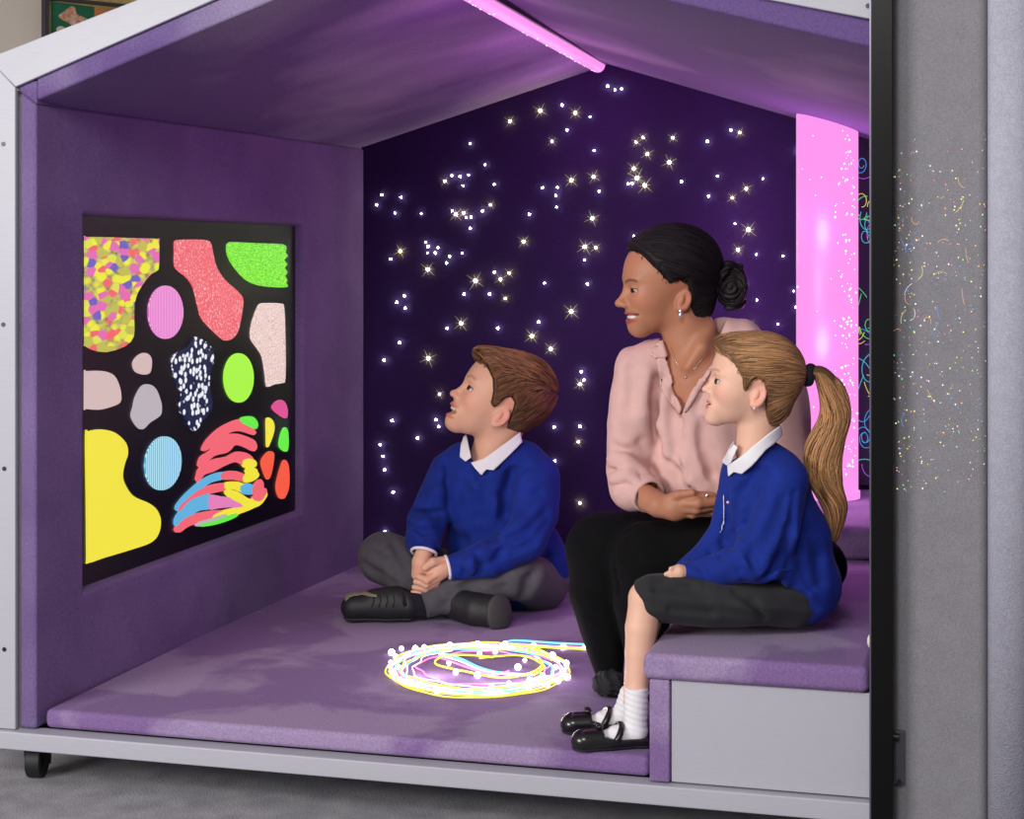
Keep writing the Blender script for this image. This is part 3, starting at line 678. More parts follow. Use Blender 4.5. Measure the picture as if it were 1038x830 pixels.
# ================= people: implicit surfaces polygonised with surface nets
class Vol:
    def __init__(s, lo, hi, h):
        s.lo = np.array(lo, float); s.h = h
        s.n = [int(math.ceil((hi[i]-lo[i])/h))+1 for i in range(3)]
        s.ax = [s.lo[i]+h*np.arange(s.n[i]) for i in range(3)]
        s.d = np.full(s.n, 50.0, np.float32)
    def region(s, lo, hi):
        sl = []
        for i in range(3):
            a = max(0, int(math.floor((lo[i]-s.lo[i])/s.h))); b = min(s.n[i], int(math.ceil((hi[i]-s.lo[i])/s.h))+1)
            if b <= a: return None
            sl.append(slice(a, b))
        return tuple(sl)
    def pts(s, sl):
        return (s.ax[0][sl[0]][:, None, None].astype(np.float32), s.ax[1][sl[1]][None, :, None].astype(np.float32), s.ax[2][sl[2]][None, None, :].astype(np.float32))
    def op(s, fn, lo, hi, k=0, mode='u', pad=None):
        pad = (k+s.h*2) if pad is None else pad
        sl = s.region([lo[i]-pad for i in range(3)], [hi[i]+pad for i in range(3)])
        if sl is None: return
        X, Y, Zc = s.pts(sl); v = fn(X, Y, Zc); a = s.d[sl]
        if mode == 'u': s.d[sl] = smin(a, v, k)
        elif mode == 's': s.d[sl] = -smin(-a, v, k)
        elif mode == 'i': s.d[sl] = -smin(-a, -v, k)
        elif mode == 'add': s.d[sl] = a+v
    # primitives -----------------------------------------------
    def cone(s, a, b, ra, rb, k=4, mode='u', flat=None):
        a = np.array(a, float); b = np.array(b, float); ba = b-a; L2 = max(1e-6, ba.dot(ba)); R = max(ra, rb)*(flat and max(1, *flat) or 1)
        def f(X, Y, Zc):
            px, py, pz = X-a[0], Y-a[1], Zc-a[2]
            t = np.clip((px*ba[0]+py*ba[1]+pz*ba[2])/L2, 0, 1)
            dx, dy, dz = px-t*ba[0], py-t*ba[1], pz-t*ba[2]
            if flat: dx, dy, dz = dx/flat[0], dy/flat[1], dz/flat[2]
            return np.sqrt(dx*dx+dy*dy+dz*dz)-(ra+(rb-ra)*t)
        s.op(f, np.minimum(a, b)-R, np.maximum(a, b)+R, k, mode)
    def chain(s, P, R, k=4, mode='u', flat=None):
        A = [np.array(p, float) for p in P]; m = max(R)*(max(1, *flat) if flat else 1); fl = flat or (1, 1, 1)
        def f(X, Y, Zc):
            out = None
            for i in range(len(A)-1):
                a, ba = A[i], A[i+1]-A[i]; L2 = max(1e-6, ba.dot(ba)); px, py, pz = X-a[0], Y-a[1], Zc-a[2]
                t = np.clip((px*ba[0]+py*ba[1]+pz*ba[2])/L2, 0, 1)
                d = np.sqrt(((px-t*ba[0])/fl[0])**2+((py-t*ba[1])/fl[1])**2+((pz-t*ba[2])/fl[2])**2)-(R[i]+(R[i+1]-R[i])*t)
                out = d if out is None else smin(out, d, 2)
            return out
        s.op(f, np.min(A, 0)-m, np.max(A, 0)+m, k, mode)
    def ell(s, c, r, k=4, mode='u', M=None):
        c = np.array(c, float); R = max(r)
        def f(X, Y, Zc):
            x, y, z = X-c[0], Y-c[1], Zc-c[2]
            if M is not None: x, y, z = (M[0][0]*x+M[1][0]*y+M[2][0]*z, M[0][1]*x+M[1][1]*y+M[2][1]*z, M[0][2]*x+M[1][2]*y+M[2][2]*z)
            return ellf(x, y, z, r)
        s.op(f, c-(R if M is not None else np.array(r)), c+(R if M is not None else np.array(r)), k, mode)
    def half(s, p, n, k=1):
        """cut away the side n points to"""
        p = np.array(p, float); n = np.array(n, float); n /= np.linalg.norm(n)
        s.op(lambda X, Y, Zc: (X-p[0])*n[0]+(Y-p[1])*n[1]+(Zc-p[2])*n[2], s.lo, s.lo+np.array(s.n)*s.h, k, 'i')
    def displace(s, fn, lo=None, hi=None):
        lo = s.lo if lo is None else lo; hi = s.lo+np.array(s.n)*s.h if hi is None else hi
        s.op(fn, lo, hi, 0, 'add', 0)
    def mesh(s):
        d = s.d; ins = d < 0
        nx, ny, nz = s.n
        cnt = np.zeros((nx-1, ny-1, nz-1), np.int8)
        for dx in (0, 1):
            for dy in (0, 1):
                for dz in (0, 1): cnt += ins[dx:nx-1+dx, dy:ny-1+dy, dz:nz-1+dz]
        I, J, K = np.nonzero((cnt > 0) & (cnt < 8))
        idx = np.full(cnt.shape, -1, np.int32); idx[I, J, K] = np.arange(len(I))
        acc = np.zeros((len(I), 3)); num = np.zeros(len(I))
        C8 = [(a, b, c) for a in (0, 1) for b in (0, 1) for c in (0, 1)]
        for a in range(8):
            for b in range(a+1, 8):
                A, B = C8[a], C8[b]
                if sum(abs(A[i]-B[i]) for i in range(3)) != 1: continue
                da = d[I+A[0], J+A[1], K+A[2]]; db = d[I+B[0], J+B[1], K+B[2]]
                m = (da < 0) != (db < 0); t = np.where(m, da/np.where(m, da-db, 1), 0)
                for i in range(3): acc[:, i] += np.where(m, A[i]+(B[i]-A[i])*t, 0)
                num += m
        V = acc/np.maximum(num, 1)[:, None]+np.stack([I, J, K], 1); V = V*s.h+s.lo
        F = []
        for ax in range(3):
            sh = [slice(0, -1) if i == ax else slice(1, -1) for i in range(3)]
            sh2 = [slice(1, None) if i == ax else slice(1, -1) for i in range(3)]
            a = ins[tuple(sh)]; b = ins[tuple(sh2)]
            E = np.nonzero(a != b)
            P = [E[i]+(0 if i == ax else 1) for i in range(3)]
            o1, o2 = [(1, 2), (2, 0), (0, 1)][ax]
            def cell(u, v):
                Q = [P[0], P[1], P[2]]; Q[o1] = Q[o1]-u; Q[o2] = Q[o2]-v; return idx[Q[0], Q[1], Q[2]]
            q = np.stack([cell(1, 1), cell(0, 1), cell(0, 0), cell(1, 0)], 1)
            flip = ~a[E]
            q[flip] = q[flip][:, ::-1]; F.append(q)
        F = np.concatenate(F); F = F[(F >= 0).all(1)]
        return V, F
def smin(a, b, k):
    if k <= 0: return np.minimum(a, b)
    h = np.maximum(k-np.abs(a-b), 0)/k
    return np.minimum(a, b)-h*h*k*.25
def ellf(x, y, z, r):
    k0 = np.sqrt((x/r[0])**2+(y/r[1])**2+(z/r[2])**2); k1 = np.sqrt((x/r[0]**2)**2+(y/r[1]**2)**2+(z/r[2]**2)**2)
    return k0*(k0-1)/np.maximum(k1, 1e-6)
def sst(x, a, b):
    t = np.clip((x-a)/(b-a), 0, 1); return t*t*(3-2*t)
def vnoise(X, Y, Zc, sc, seed=0):
    """cheap smooth pseudo noise in [-1,1]"""
    return (np.sin(X*1.7*sc+1.3*np.sin(Y*1.1*sc+seed)+seed)+np.sin(Y*1.9*sc+1.7*np.sin(Zc*1.3*sc+seed*2)+2*seed)+np.sin(Zc*1.5*sc+1.1*np.sin(X*1.4*sc+3*seed)+seed*1.7))/3

class Frame:
    """local frame of one person, in pixels at depth D0; x right, y away, z up"""
    def __init__(s, px0, D0):
        s.px0 = px0; s.D0 = D0; s.s = D0/FPX
        n = (RV*((px0-519)/FPX)+FV).normalized(); s.n = n; s.r = Vector((n.y, -n.x, 0))
        s.org = WD(px0, HOR, D0)
        s.yaw = math.atan2(s.r.y, s.r.x)
        s.M = np.array([list(s.r), list(s.n), [0, 0, 1]])
    def L(s, px, py, z=0):
        """local point seen at pixel (px,py), z pixels behind the reference depth"""
        w = WD(px, py, s.D0+z*s.s)-s.org
        return s.M @ np.array(w)/s.s
    def W(s, v): return np.array(s.org)+(np.asarray(v)*s.s) @ s.M
    def zat(s, world_z): return (world_z-s.org.z)/s.s
def vobj(name, vol, fr, mt, parent, colfn=None, relax=0):
    V, F = vol.mesh()
    return mobj(name, V, F, fr, mt, parent, colfn)
def mobj(name, V, F, fr, mt, parent, colfn=None):
    me = bpy.data.meshes.new(name); W = fr.W(V).astype(np.float32)
    me.vertices.add(len(W)); me.vertices.foreach_set('co', W.ravel())
    me.loops.add(F.size); me.loops.foreach_set('vertex_index', F.astype(np.int32).ravel())
    me.polygons.add(len(F)); me.polygons.foreach_set('loop_start', np.arange(0, F.size, F.shape[1], dtype=np.int32))
    me.update(calc_edges=True); me.validate()
    me.polygons.foreach_set('use_smooth', np.ones(len(me.polygons), bool))
    if colfn is not None:
        c = np.ones((len(V), 4), np.float32); c[:, :3] = colfn(V)
        at = me.color_attributes.new('Col', 'FLOAT_COLOR', 'POINT'); at.data.foreach_set('color', c.ravel())
    return link(name, me, mt, parent)
def joinm(parts):
    Vs, Fs, o = [], [], 0
    for V, F in parts: Vs.append(V); Fs.append(F+o); o += len(V)
    return np.concatenate(Vs), np.concatenate(Fs)
def vcolmat(name, rough=.5, sss=0, bump=0, bscale=300, sheen=0, spec=.5, aniso=None):
    m, nt, b = newmat(name); a = nt.nodes.new('ShaderNodeVertexColor'); a.layer_name = 'Col'
    nt.links.new(a.outputs['Color'], b.inputs['Base Color']); b.inputs['Roughness'].default_value = rough
    b.inputs['Specular IOR Level'].default_value = spec; b.inputs['Sheen Weight'].default_value = sheen
    if sss:
        b.inputs['Subsurface Weight'].default_value = sss; b.inputs['Subsurface Radius'].default_value = (1, .4, .25); b.inputs['Subsurface Scale'].default_value = .006
    if bump:
        t = nt.nodes.new('ShaderNodeTexCoord'); n = nt.nodes.new('ShaderNodeTexNoise'); n.inputs['Scale'].default_value = bscale; n.inputs['Detail'].default_value = 3
        bp = nt.nodes.new('ShaderNodeBump'); bp.inputs['Strength'].default_value = bump; bp.inputs['Distance'].default_value = .001
        nt.links.new(t.outputs['Object'], n.inputs['Vector']); nt.links.new(n.outputs['Fac'], bp.inputs['Height']); nt.links.new(bp.outputs['Normal'], b.inputs['Normal'])
    return m

class Head:
    """canonical head: height 1 (chin -.5 .. crown +.5), x forward, y to the person's left, z up"""
    def __init__(s, fr, px, py, z, H, yaw, pitch, roll=0, **kw):
        s.fr = fr; s.c = fr.L(px, py, z); s.H = H; s.kw = kw
        # forward = image left (-x), yaw > 0 turns the face towards the camera, pitch > 0 looks up
        cy, sy, cp, sp = math.cos(yaw), math.sin(yaw), math.cos(pitch), math.sin(pitch)
        f = np.array([-cy*cp, -sy*cp, sp]); l = np.array([sy, -cy, 0.0]); u = np.cross(f, l)
        # person's left when facing image left is towards the camera (-y)
        if roll:
            l, u = l*math.cos(roll)+u*math.sin(roll), u*math.cos(roll)-l*math.sin(roll)
        s.R = np.array([f, l, u])      # rows: head axes in local frame
    def P(s, x, y, z): return s.c+s.H*(x*s.R[0]+y*s.R[1]+z*s.R[2])
    def inv(s, V): return ((np.asarray(V)-s.c)/s.H) @ s.R.T
    def grids(s, X, Y, Zc):
        x, y, z = X-s.c[0], Y-s.c[1], Zc-s.c[2]; R = s.R; H = s.H
        return ((x*R[0][0]+y*R[0][1]+z*R[0][2])/H, (x*R[1][0]+y*R[1][1]+z*R[1][2])/H, (x*R[2][0]+y*R[2][1]+z*R[2][2])/H)
    def field(s, x, y, z):
        kw = s.kw; g = kw.get
        ez = g('eye_z', -.02); child = g('child', 0); jaw = g('jaw', 1.0)
        E = lambda c, r: ellf(x-c[0], y-c[1], z-c[2], r)
        def C(a, b, ra, rb, fy=1):
            a = np.array(a, float); b = np.array(b, float); ba = b-a
            qx, qy, qz = x-a[0], y-a[1], z-a[2]; t = np.clip((qx*ba[0]+qy*ba[1]+qz*ba[2])/ba.dot(ba), 0, 1)
            return np.sqrt((qx-t*ba[0])**2+((qy-t*ba[1])/fy)**2+(qz-t*ba[2])**2)-(ra+(rb-ra)*t)
        ay = np.abs(y)
        def E2(c, r): return ellf(x-c[0], ay-c[1], z-c[2], r)
        d = E((-.075, 0, .13), (.425, .335, .37))
        d = smin(d, E((.12, 0, .10), (.26, .27, .33)), .12)          # forehead
        d = smin(d, E((.14, 0, -.12), (.225, .235, .30)), .10)       # mid face
        d = smin(d, E2((.16, .15, -.12), (.155, .095, .13)), .08)    # cheek
        d = smin(d, C((-.02, 0, -.20), (g('jawx', .25), 0, -.37), .21*jaw, .125*jaw), .09)   # jaw
        d = smin(d, E((g('chinx', .285), 0, g('chinz', -.435)), (.085, .085, .065)), .07)
        d = smin(d, E2((.275, .10, .065), (.085, .12, .04)), .06)    # brow
        d = smin(d, E((g('muz', .290), 0, -.29), (.100, .135, .12)), .07)         # muzzle
        # eye sockets
        d = -smin(-d, E2((.385, .135, ez), (.075, .075, .052)), .055)
        # nose
        nt = g('nose', (.475, -.175)); nr = g('nose_r', .036)
        n = C((.335, 0, .005), (nt[0]-.03, 0, nt[1]+.02), .028, nr*.95)
        n = smin(n, E((nt[0]-.012, 0, nt[1]), (nr*1.12, nr*1.15, nr)), .03)
        n = smin(n, E2((nt[0]-.062, .042, nt[1]-.014), (.042, .028, .030)), .025)
        d = smin(d, n, .035)
        d = -smin(-d, E2((nt[0]-.05, .026, nt[1]-.045), (.020, .012, .012)), .012)
        # mouth
        mx, mz, op = g('mx', .378), g('mz', -.305), g('open', 0)
        mw = g('mw', .085); sm = g('smile', 0)
        zz = z-sm*(ay/.1)**2*.03
        xx = x+(ay/.1)**2*.028
        lr = g('lipr', 1.0); up = ellf(xx-(mx), ay, zz-(mz+.016+op*.5), (.036*lr, mw, .020))
        lw = ellf(xx-(mx-.010-op*.25), ay, zz-(mz-.022-op*.5), (.036*lr, mw*.85, .023))
        d = smin(d, up, .02); d = smin(d, lw, .02)
        cav = ellf(xx-(mx+.01), ay, zz-mz, (.085, mw*(.95 if op > .01 else .9), .006+op*.55))
        d = -smin(-d, cav, .006)
        # eyelids
        eo = s.eyec(); eyr = .062
        lid = np.sqrt((x-eo[0])**2+(ay-eo[1])**2+(z-eo[2])**2)-eyr
        d = smin(d, lid, .02)
        ow = g('lid', .021)
        slit = ellf(x-eo[0]-.022, ay-eo[1]-.012, z-eo[2]-g('lidz', .0), (.080, .060, ow))
        d = -smin(-d, slit, .006)
        # ears
        exx, ezz, es = g('ear', (-.055, -.075, 1.0))
        ex = (x-exx)*math.cos(.22)+(z-ezz)*math.sin(.22); ezr = -(x-exx)*math.sin(.22)+(z-ezz)*math.cos(.22); ey = ay-(g('ear_y', .305)-.35*ex)
        ear = ellf(ex, ey, ezr, (.068*es, .030, .112*es)); lobe = ellf(ex-.012, ey+.008, ezr+.088*es, (.036*es, .022, .035*es))
        ear = smin(ear, lobe, .02)
        bowl = ellf(ex-.014, ey-.028, ezr+.005, (.042*es, .045, .066*es)); ear = -smin(-ear, bowl, .006)
        grv = ellf(ex+.008, ey-.032, ezr-.030, (.040*es, .020, .055*es)); grv = np.maximum(grv, -ellf(ex-.004, ey-.03, ezr-.022, (.030*es, .05, .045*es)))
        ear = -smin(-ear, grv, .008)
        rt = ellf(ex-.028, ey+.02, ezr, (.04, .05, .08)); ear = smin(ear, rt, .02)
        d = smin(d, ear, .014)
        return d
    def eyec(s):
        return (s.kw.get('eye_x', .300), .128, s.kw.get('eye_z', -.02))
    def add(s, vol):
        H = s.H; c = s.c
        vol.op(lambda X, Y, Zc: s.field(*s.grids(X, Y, Zc))*H, c-H*.72, c+H*.72, 5, 'u', 0)
    def eyes(s, parent, iris, mt):
        for sy in (1, -1):
            e = s.eyec(); r = .0575
            v = Vol((-1.2*r*s.H,)*3, (1.2*r*s.H,)*3, 1) if False else None
            # uv sphere in head space
            nu, nv = 40, 28; V = []; F = []
            for i in range(nv+1):
                for j in range(nu):
                    th = math.pi*i/nv; ph = 2*math.pi*j/nu
                    V.append((math.cos(th), math.sin(th)*math.cos(ph), math.sin(th)*math.sin(ph)))
            for i in range(nv):
                for j in range(nu): F.append((i*nu+j, (i+1)*nu+j, (i+1)*nu+(j+1) % nu, i*nu+(j+1) % nu))
            V = np.array(V); F = np.array(F)
            g = np.array(s.kw.get('gaze', (1, 0, .1)), float); g /= np.linalg.norm(g)
            def cf(Vw):
                a = V @ g; c = np.tile(np.array([.46, .41, .39]), (len(V), 1))
                c[a > .74] = iris; c[a > .92] = (.004, .004, .004); return c
            Vl = np.array([s.P(e[0]+r*q[0], sy*e[1]+r*q[1], e[2]+r*q[2]) for q in V])
            mobj('eye', Vl, F, s.fr, mt, parent, cf)
    def hair_field(s, th, hl, k=.10, low=-.05, extra=None):
        """offset of the skull; hl = list of (x, z) of the hairline in side view"""
        hx = [p[0] for p in hl]; hz = [p[1] for p in hl]
        def f(X, Y, Zc):
            x, y, z = s.grids(X, Y, Zc)
            d = ellf(x+.075, y, z-.13, (.425, .335, .37)); d = smin(d, ellf(x-.12, y, z-.10, (.26, .27, .33)), .12)
            if extra: d = extra(d, x, y, z)
            h = np.interp(x, hx, hz).astype(np.float32)
            t = sst(z-h, -.01, k)
            return (d-(th*t+low*(1-t)))*s.H
        return f

# ---------- materials for people
EYE = vcolmat('eye_surface', .12, spec=.6)
def hairmat(name, base, tip, rough=.58, scale=26, stretch=(1, 1, 1)):
    m, nt, b = newmat(name); L = nt.links.new
    a = nt.nodes.new('ShaderNodeVertexColor'); a.layer_name = 'Col'
    L(a.outputs['Color'], b.inputs['Base Color']); b.inputs['Roughness'].default_value = rough; b.inputs['Specular IOR Level'].default_value = .3
    return m
HAIR = hairmat('hair', None, None)
def strands(hd, seeds, flow, length, steps, rad, colr, parent, field=None, name='hair', lift=.0, rnd=None, seg=3, taper=True):
    """thin tubes combed over the field's surface; seeds: head-space points; flow(p)-> head-space direction"""
    P = np.array(seeds, float); H = hd.H
    def fd(Q):
        W = hd.c+H*(Q @ hd.R)
        return field(W[:, 0], W[:, 1], W[:, 2])/H
    def proj(Q, off):
        for _ in range(3):
            e = 2e-3; d0 = fd(Q); g = np.stack([fd(Q+np.array(v)*e)-d0 for v in ((1, 0, 0), (0, 1, 0), (0, 0, 1))], 1)/e
            gn = g/np.maximum(np.linalg.norm(g, axis=1), 1e-6)[:, None]
            Q = Q-gn*np.clip(d0-off, -.05, .05)[:, None]
        return Q, gn
    N = len(P); off = lift+rnd.uniform(-.004, .008, N)
    P, gn = proj(P, off); path = [P]; nrm = [gn]
    step = np.asarray(length)/steps
    for i in range(steps):
        D = flow(P, i/steps); D = D-gn*(D*gn).sum(1)[:, None]; D /= np.maximum(np.linalg.norm(D, axis=1), 1e-6)[:, None]
        P = P+D*(step[:, None] if np.ndim(step) else step); P, gn = proj(P, off); path.append(P); nrm.append(gn)
    path = np.array(path); nrm = np.array(nrm); S1 = steps+1
    T = np.gradient(path, axis=0); T /= np.maximum(np.linalg.norm(T, axis=2), 1e-6)[..., None]
    Bn = np.cross(T, nrm)
    t = np.linspace(0, 1, S1); rr = rad*(np.minimum(1, np.minimum(t*6+.25, (1-t)*2.5+.12)) if taper else np.ones(S1))
    V = []; 
    for k in range(seg):
        a = 2*math.pi*k/seg; V.append(path+rr[:, None, None]*(Bn*math.cos(a)*1.3+nrm*math.sin(a)))
    V = np.stack(V, 2)                      # S1,N,seg,3
    idx = np.arange(S1*N*seg).reshape(S1, N, seg); F = []
    for k in range(seg):
        k2 = (k+1) % seg; F.append(np.stack([idx[:-1, :, k], idx[1:, :, k], idx[1:, :, k2], idx[:-1, :, k2]], -1).reshape(-1, 4))
    F = np.concatenate(F); Vl = hd.c+H*(V.reshape(-1, 3) @ hd.R)
    C = np.repeat(np.tile(colr(N, path[0]), (S1, 1, 1)).reshape(S1, N, 1, 3), seg, 2).reshape(-1, 3)
    return Vl, F, C
def poly2(X, Zc, P):
    """signed distance to a polygon in the x-z plane (negative inside)"""
    X, Zc = np.broadcast_arrays(X, Zc); d = np.full(X.shape, 1e9); inside = np.zeros(X.shape, bool); n = len(P)
    for i in range(n):
        x0, z0 = P[i]; x1, z1 = P[(i+1) % n]; ex, ez = x1-x0, z1-z0
        t = np.clip(((X-x0)*ex+(Zc-z0)*ez)/(ex*ex+ez*ez+1e-9), 0, 1)
        d = np.minimum(d, (X-x0-t*ex)**2+(Zc-z0-t*ez)**2)
        c = ((z0 > Zc) != (z1 > Zc)) & (X < (x1-x0)*(Zc-z0)/(z1-z0+1e-12)+x0)
        inside ^= c
    d = np.sqrt(d); return np.where(inside, -d, d).astype(np.float32)
def lp(fr, pts, z=0): return [tuple(fr.L(x, y, z)[[0, 2]]) for x, y in pts]
def front(vol, fr, px, py, zmin=-80, zmax=80):
    """depth (local y px) of the first surface met by the pixel's ray"""
    for z in np.arange(zmin, zmax, vol.h*.5):
        p = (fr.L(px, py, z)-vol.lo)/vol.h; i = np.round(p).astype(int)
        if (i < 0).any() or (i >= vol.n).any(): continue
        if vol.d[tuple(i)] < 0: return z
    return None
def crease(vol, fr, pts, r=1.5, k=7, mode='s', sink=0):
    P = []
    for x, y in pts:
        z = front(vol, fr, x, y)
        if z is None: continue
        P.append(fr.L(x, y, z-sink))
    for i in range(len(P)-1):
        if np.linalg.norm(P[i]-P[i+1]) < 40:
            e0 = .3 if i == 0 else 1; e1 = .3 if i == len(P)-2 else 1
            vol.cone(P[i], P[i+1], r*e0, r*e1, k, mode)
def patch(base, fr, poly, off, thick, zref=0, y0=-999, y1=999, h=None, rnd=1.0):
    """a layer of cloth lying on the base surface inside a polygon outline (pixels)"""
    P = lp(fr, poly, zref); xs = [p[0] for p in P]; zs = [p[1] for p in P]
    i0 = int(max(0, (min(xs)-4-base.lo[0])/base.h)); i1 = int(min(base.n[0]-1, (max(xs)+4-base.lo[0])/base.h+1))
    k0 = int(max(0, (min(zs)-4-base.lo[2])/base.h)); k1 = int(min(base.n[2]-1, (max(zs)+4-base.lo[2])/base.h+1))
    j0 = int(max(0, (y0-base.lo[1])/base.h)); j1 = int(min(base.n[1]-1, (y1-base.lo[1])/base.h+1))
    v = Vol.__new__(Vol); v.h = base.h; v.lo = base.lo+base.h*np.array([i0, j0, k0]); v.n = [i1-i0+1, j1-j0+1, k1-k0+1]
    v.ax = [v.lo[i]+v.h*np.arange(v.n[i]) for i in range(3)]
    d = base.d[i0:i1+1, j0:j1+1, k0:k1+1].copy()
    pd = poly2(v.ax[0][:, None].astype(np.float32), v.ax[2][None, :].astype(np.float32), P)[:, None, :]
    v.d = -smin(-(np.abs(d-off)-thick), -pd, rnd)
    Y = v.ax[1][None, :, None]
    v.d = np.maximum(v.d, np.maximum(y0+v.h*2-Y, Y-(y1-v.h*2))).astype(np.float32)
    for ax in range(3):
        sl = [slice(None)]*3; sl[ax] = 0; v.d[tuple(sl)] = np.maximum(v.d[tuple(sl)], .3); sl[ax] = -1; v.d[tuple(sl)] = np.maximum(v.d[tuple(sl)], .3)
    return v
def skin(hd, base, lipc, browc, blush, brow=(.105, .013), lash=(.012, .008, .006), earc=None, browx=.18):
    base = np.array(base[:3]); lipc = np.array(lipc[:3]); browc = np.array(browc[:3]); blush = np.array(blush[:3])
    def f(V):
        q = hd.inv(V); x, y, z = q[:, 0], np.abs(q[:, 1]), q[:, 2]; c = np.tile(base, (len(V), 1)).astype(float)
        def mixc(c, col, m): return c*(1-m[:, None])+np.array(col)*m[:, None]
        n = vnoise(V[:, 0], V[:, 1], V[:, 2], .12, 3); c *= (1+.03*n)[:, None]
        m = sst(np.sqrt(((x-.27)/.16)**2+((y-.19)/.12)**2+((z+.14)/.11)**2), 1.15, .3)*.38; c = mixc(c, blush, m)
        m = sst(np.sqrt(((x-.47)/.09)**2+(y/.1)**2+((z+.18)/.07)**2), 1.2, .4)*hd.kw.get('nblush', .25); c = mixc(c, blush, m)
        if earc is not None: c = mixc(c, earc, sst(y, .27, .33)*sst(z, -.3, -.2)*sst(x, .1, .02)*(z < .15)*.6)
        g = hd.kw.get; mx, mz, op, mw = g('mx', .378), g('mz', -.305), g('open', 0), g('mw', .085); sm = g('smile', 0)
        zz = z-sm*(y/.1)**2*.03; xx = x+(y/.1)**2*.028
        e = np.minimum(ellf(xx-mx, y, zz-(mz+.016+op*.5), (.045, mw*1.02, .020)), ellf(xx-(mx-.006-op*.25), y, zz-(mz-.024-op*.5), (.05, mw*.92, .027)))
        m = sst(e, .010, -.006)*(x > mx-.055); c = mixc(c, lipc, m)
        inn = sst(ellf(xx-mx, y, zz-mz, (.03, mw*.9, .006+op*.5)), .004, -.004)*(op > 0)*(x < mx+.03); c = mixc(c, lipc*.3, inn*.8)
        ez = g('eye_z', -.02); bt = (y-.035)/.17
        bz = ez+brow[0]+.030*np.sin(np.clip(bt, 0, 1)*2.3)-.012
        m = sst(np.abs(z-bz), brow[1]*1.5, brow[1]*.6)*((bt > 0) & (bt < 1.05) & (x > browx)); c = mixc(c, browc, m*hd.kw.get('browk', .7))
        eo = hd.eyec(); sl = ellf(x-eo[0]-.022, y-eo[1]-.012, z-eo[2]-g('lidz', 0), (.080, .060, g('lid', .021)))
        m = sst(np.abs(sl-.002), .013, .004)*(z > eo[2]+.002)*(x > eo[0]-.01); c = mixc(c, lash, m*.9)
        return c
    return f

M_skin = vcolmat('skin', .5, sss=.12, bump=.08, bscale=900, spec=.4)
def cloth(name, col, rough=.85, sheen=.1, bump=.35, bscale=700, var=.12):
    c = [lin(v) for v in col]; a = tuple(v*(1-var) for v in c)+(1,); b = tuple(v*(1+var) for v in c)+(1,)
    return noisecol(name, a, b, 35, rough=rough, sheen=sheen, bump=bump, bscale=bscale, spec=.16 if max(col) < 20 else .25)
M_blue = cloth('royal_blue_knit', (18, 42, 130), sheen=.05)
M_trouser = cloth('grey_school_cloth', (82, 80, 86), bump=.3)
M_skirt = cloth('dark_grey_pleat', (44, 44, 47), bump=.3)
M_blackcloth = cloth('black_jersey', (11, 11, 13), rough=.95, sheen=.0, bump=.15)
M_blouse = cloth('pink_crepe', (214, 172, 166), rough=.75, sheen=.15, bump=.12, bscale=900, var=.04)
M_white = cloth('white_cotton', (232, 230, 234), bump=.25, var=.02)
M_shoe = simple('black_leather', rgb(20, 19, 22), .28, coat=.3)
M_trainer = simple('black_trainer', rgb(28, 28, 31), .55, bump=.2, bscale=400)
M_sole = simple('dark_sole', rgb(52, 51, 52), .7)
M_teeth = simple('teeth', rgb(235, 228, 218), .25)

def person(fr, px, py, z, label):
    w = fr.org+Vector(fr.M.T @ fr.L(px, py, z))*fr.s
    return root('person', w, label, 'person')

def scalp(rn, N):
    q = rn.normal(size=(N, 3)); q /= np.linalg.norm(q, axis=1)[:, None]
    return np.array([-.05, 0, .12])+q*np.array([.45, .36, .41])
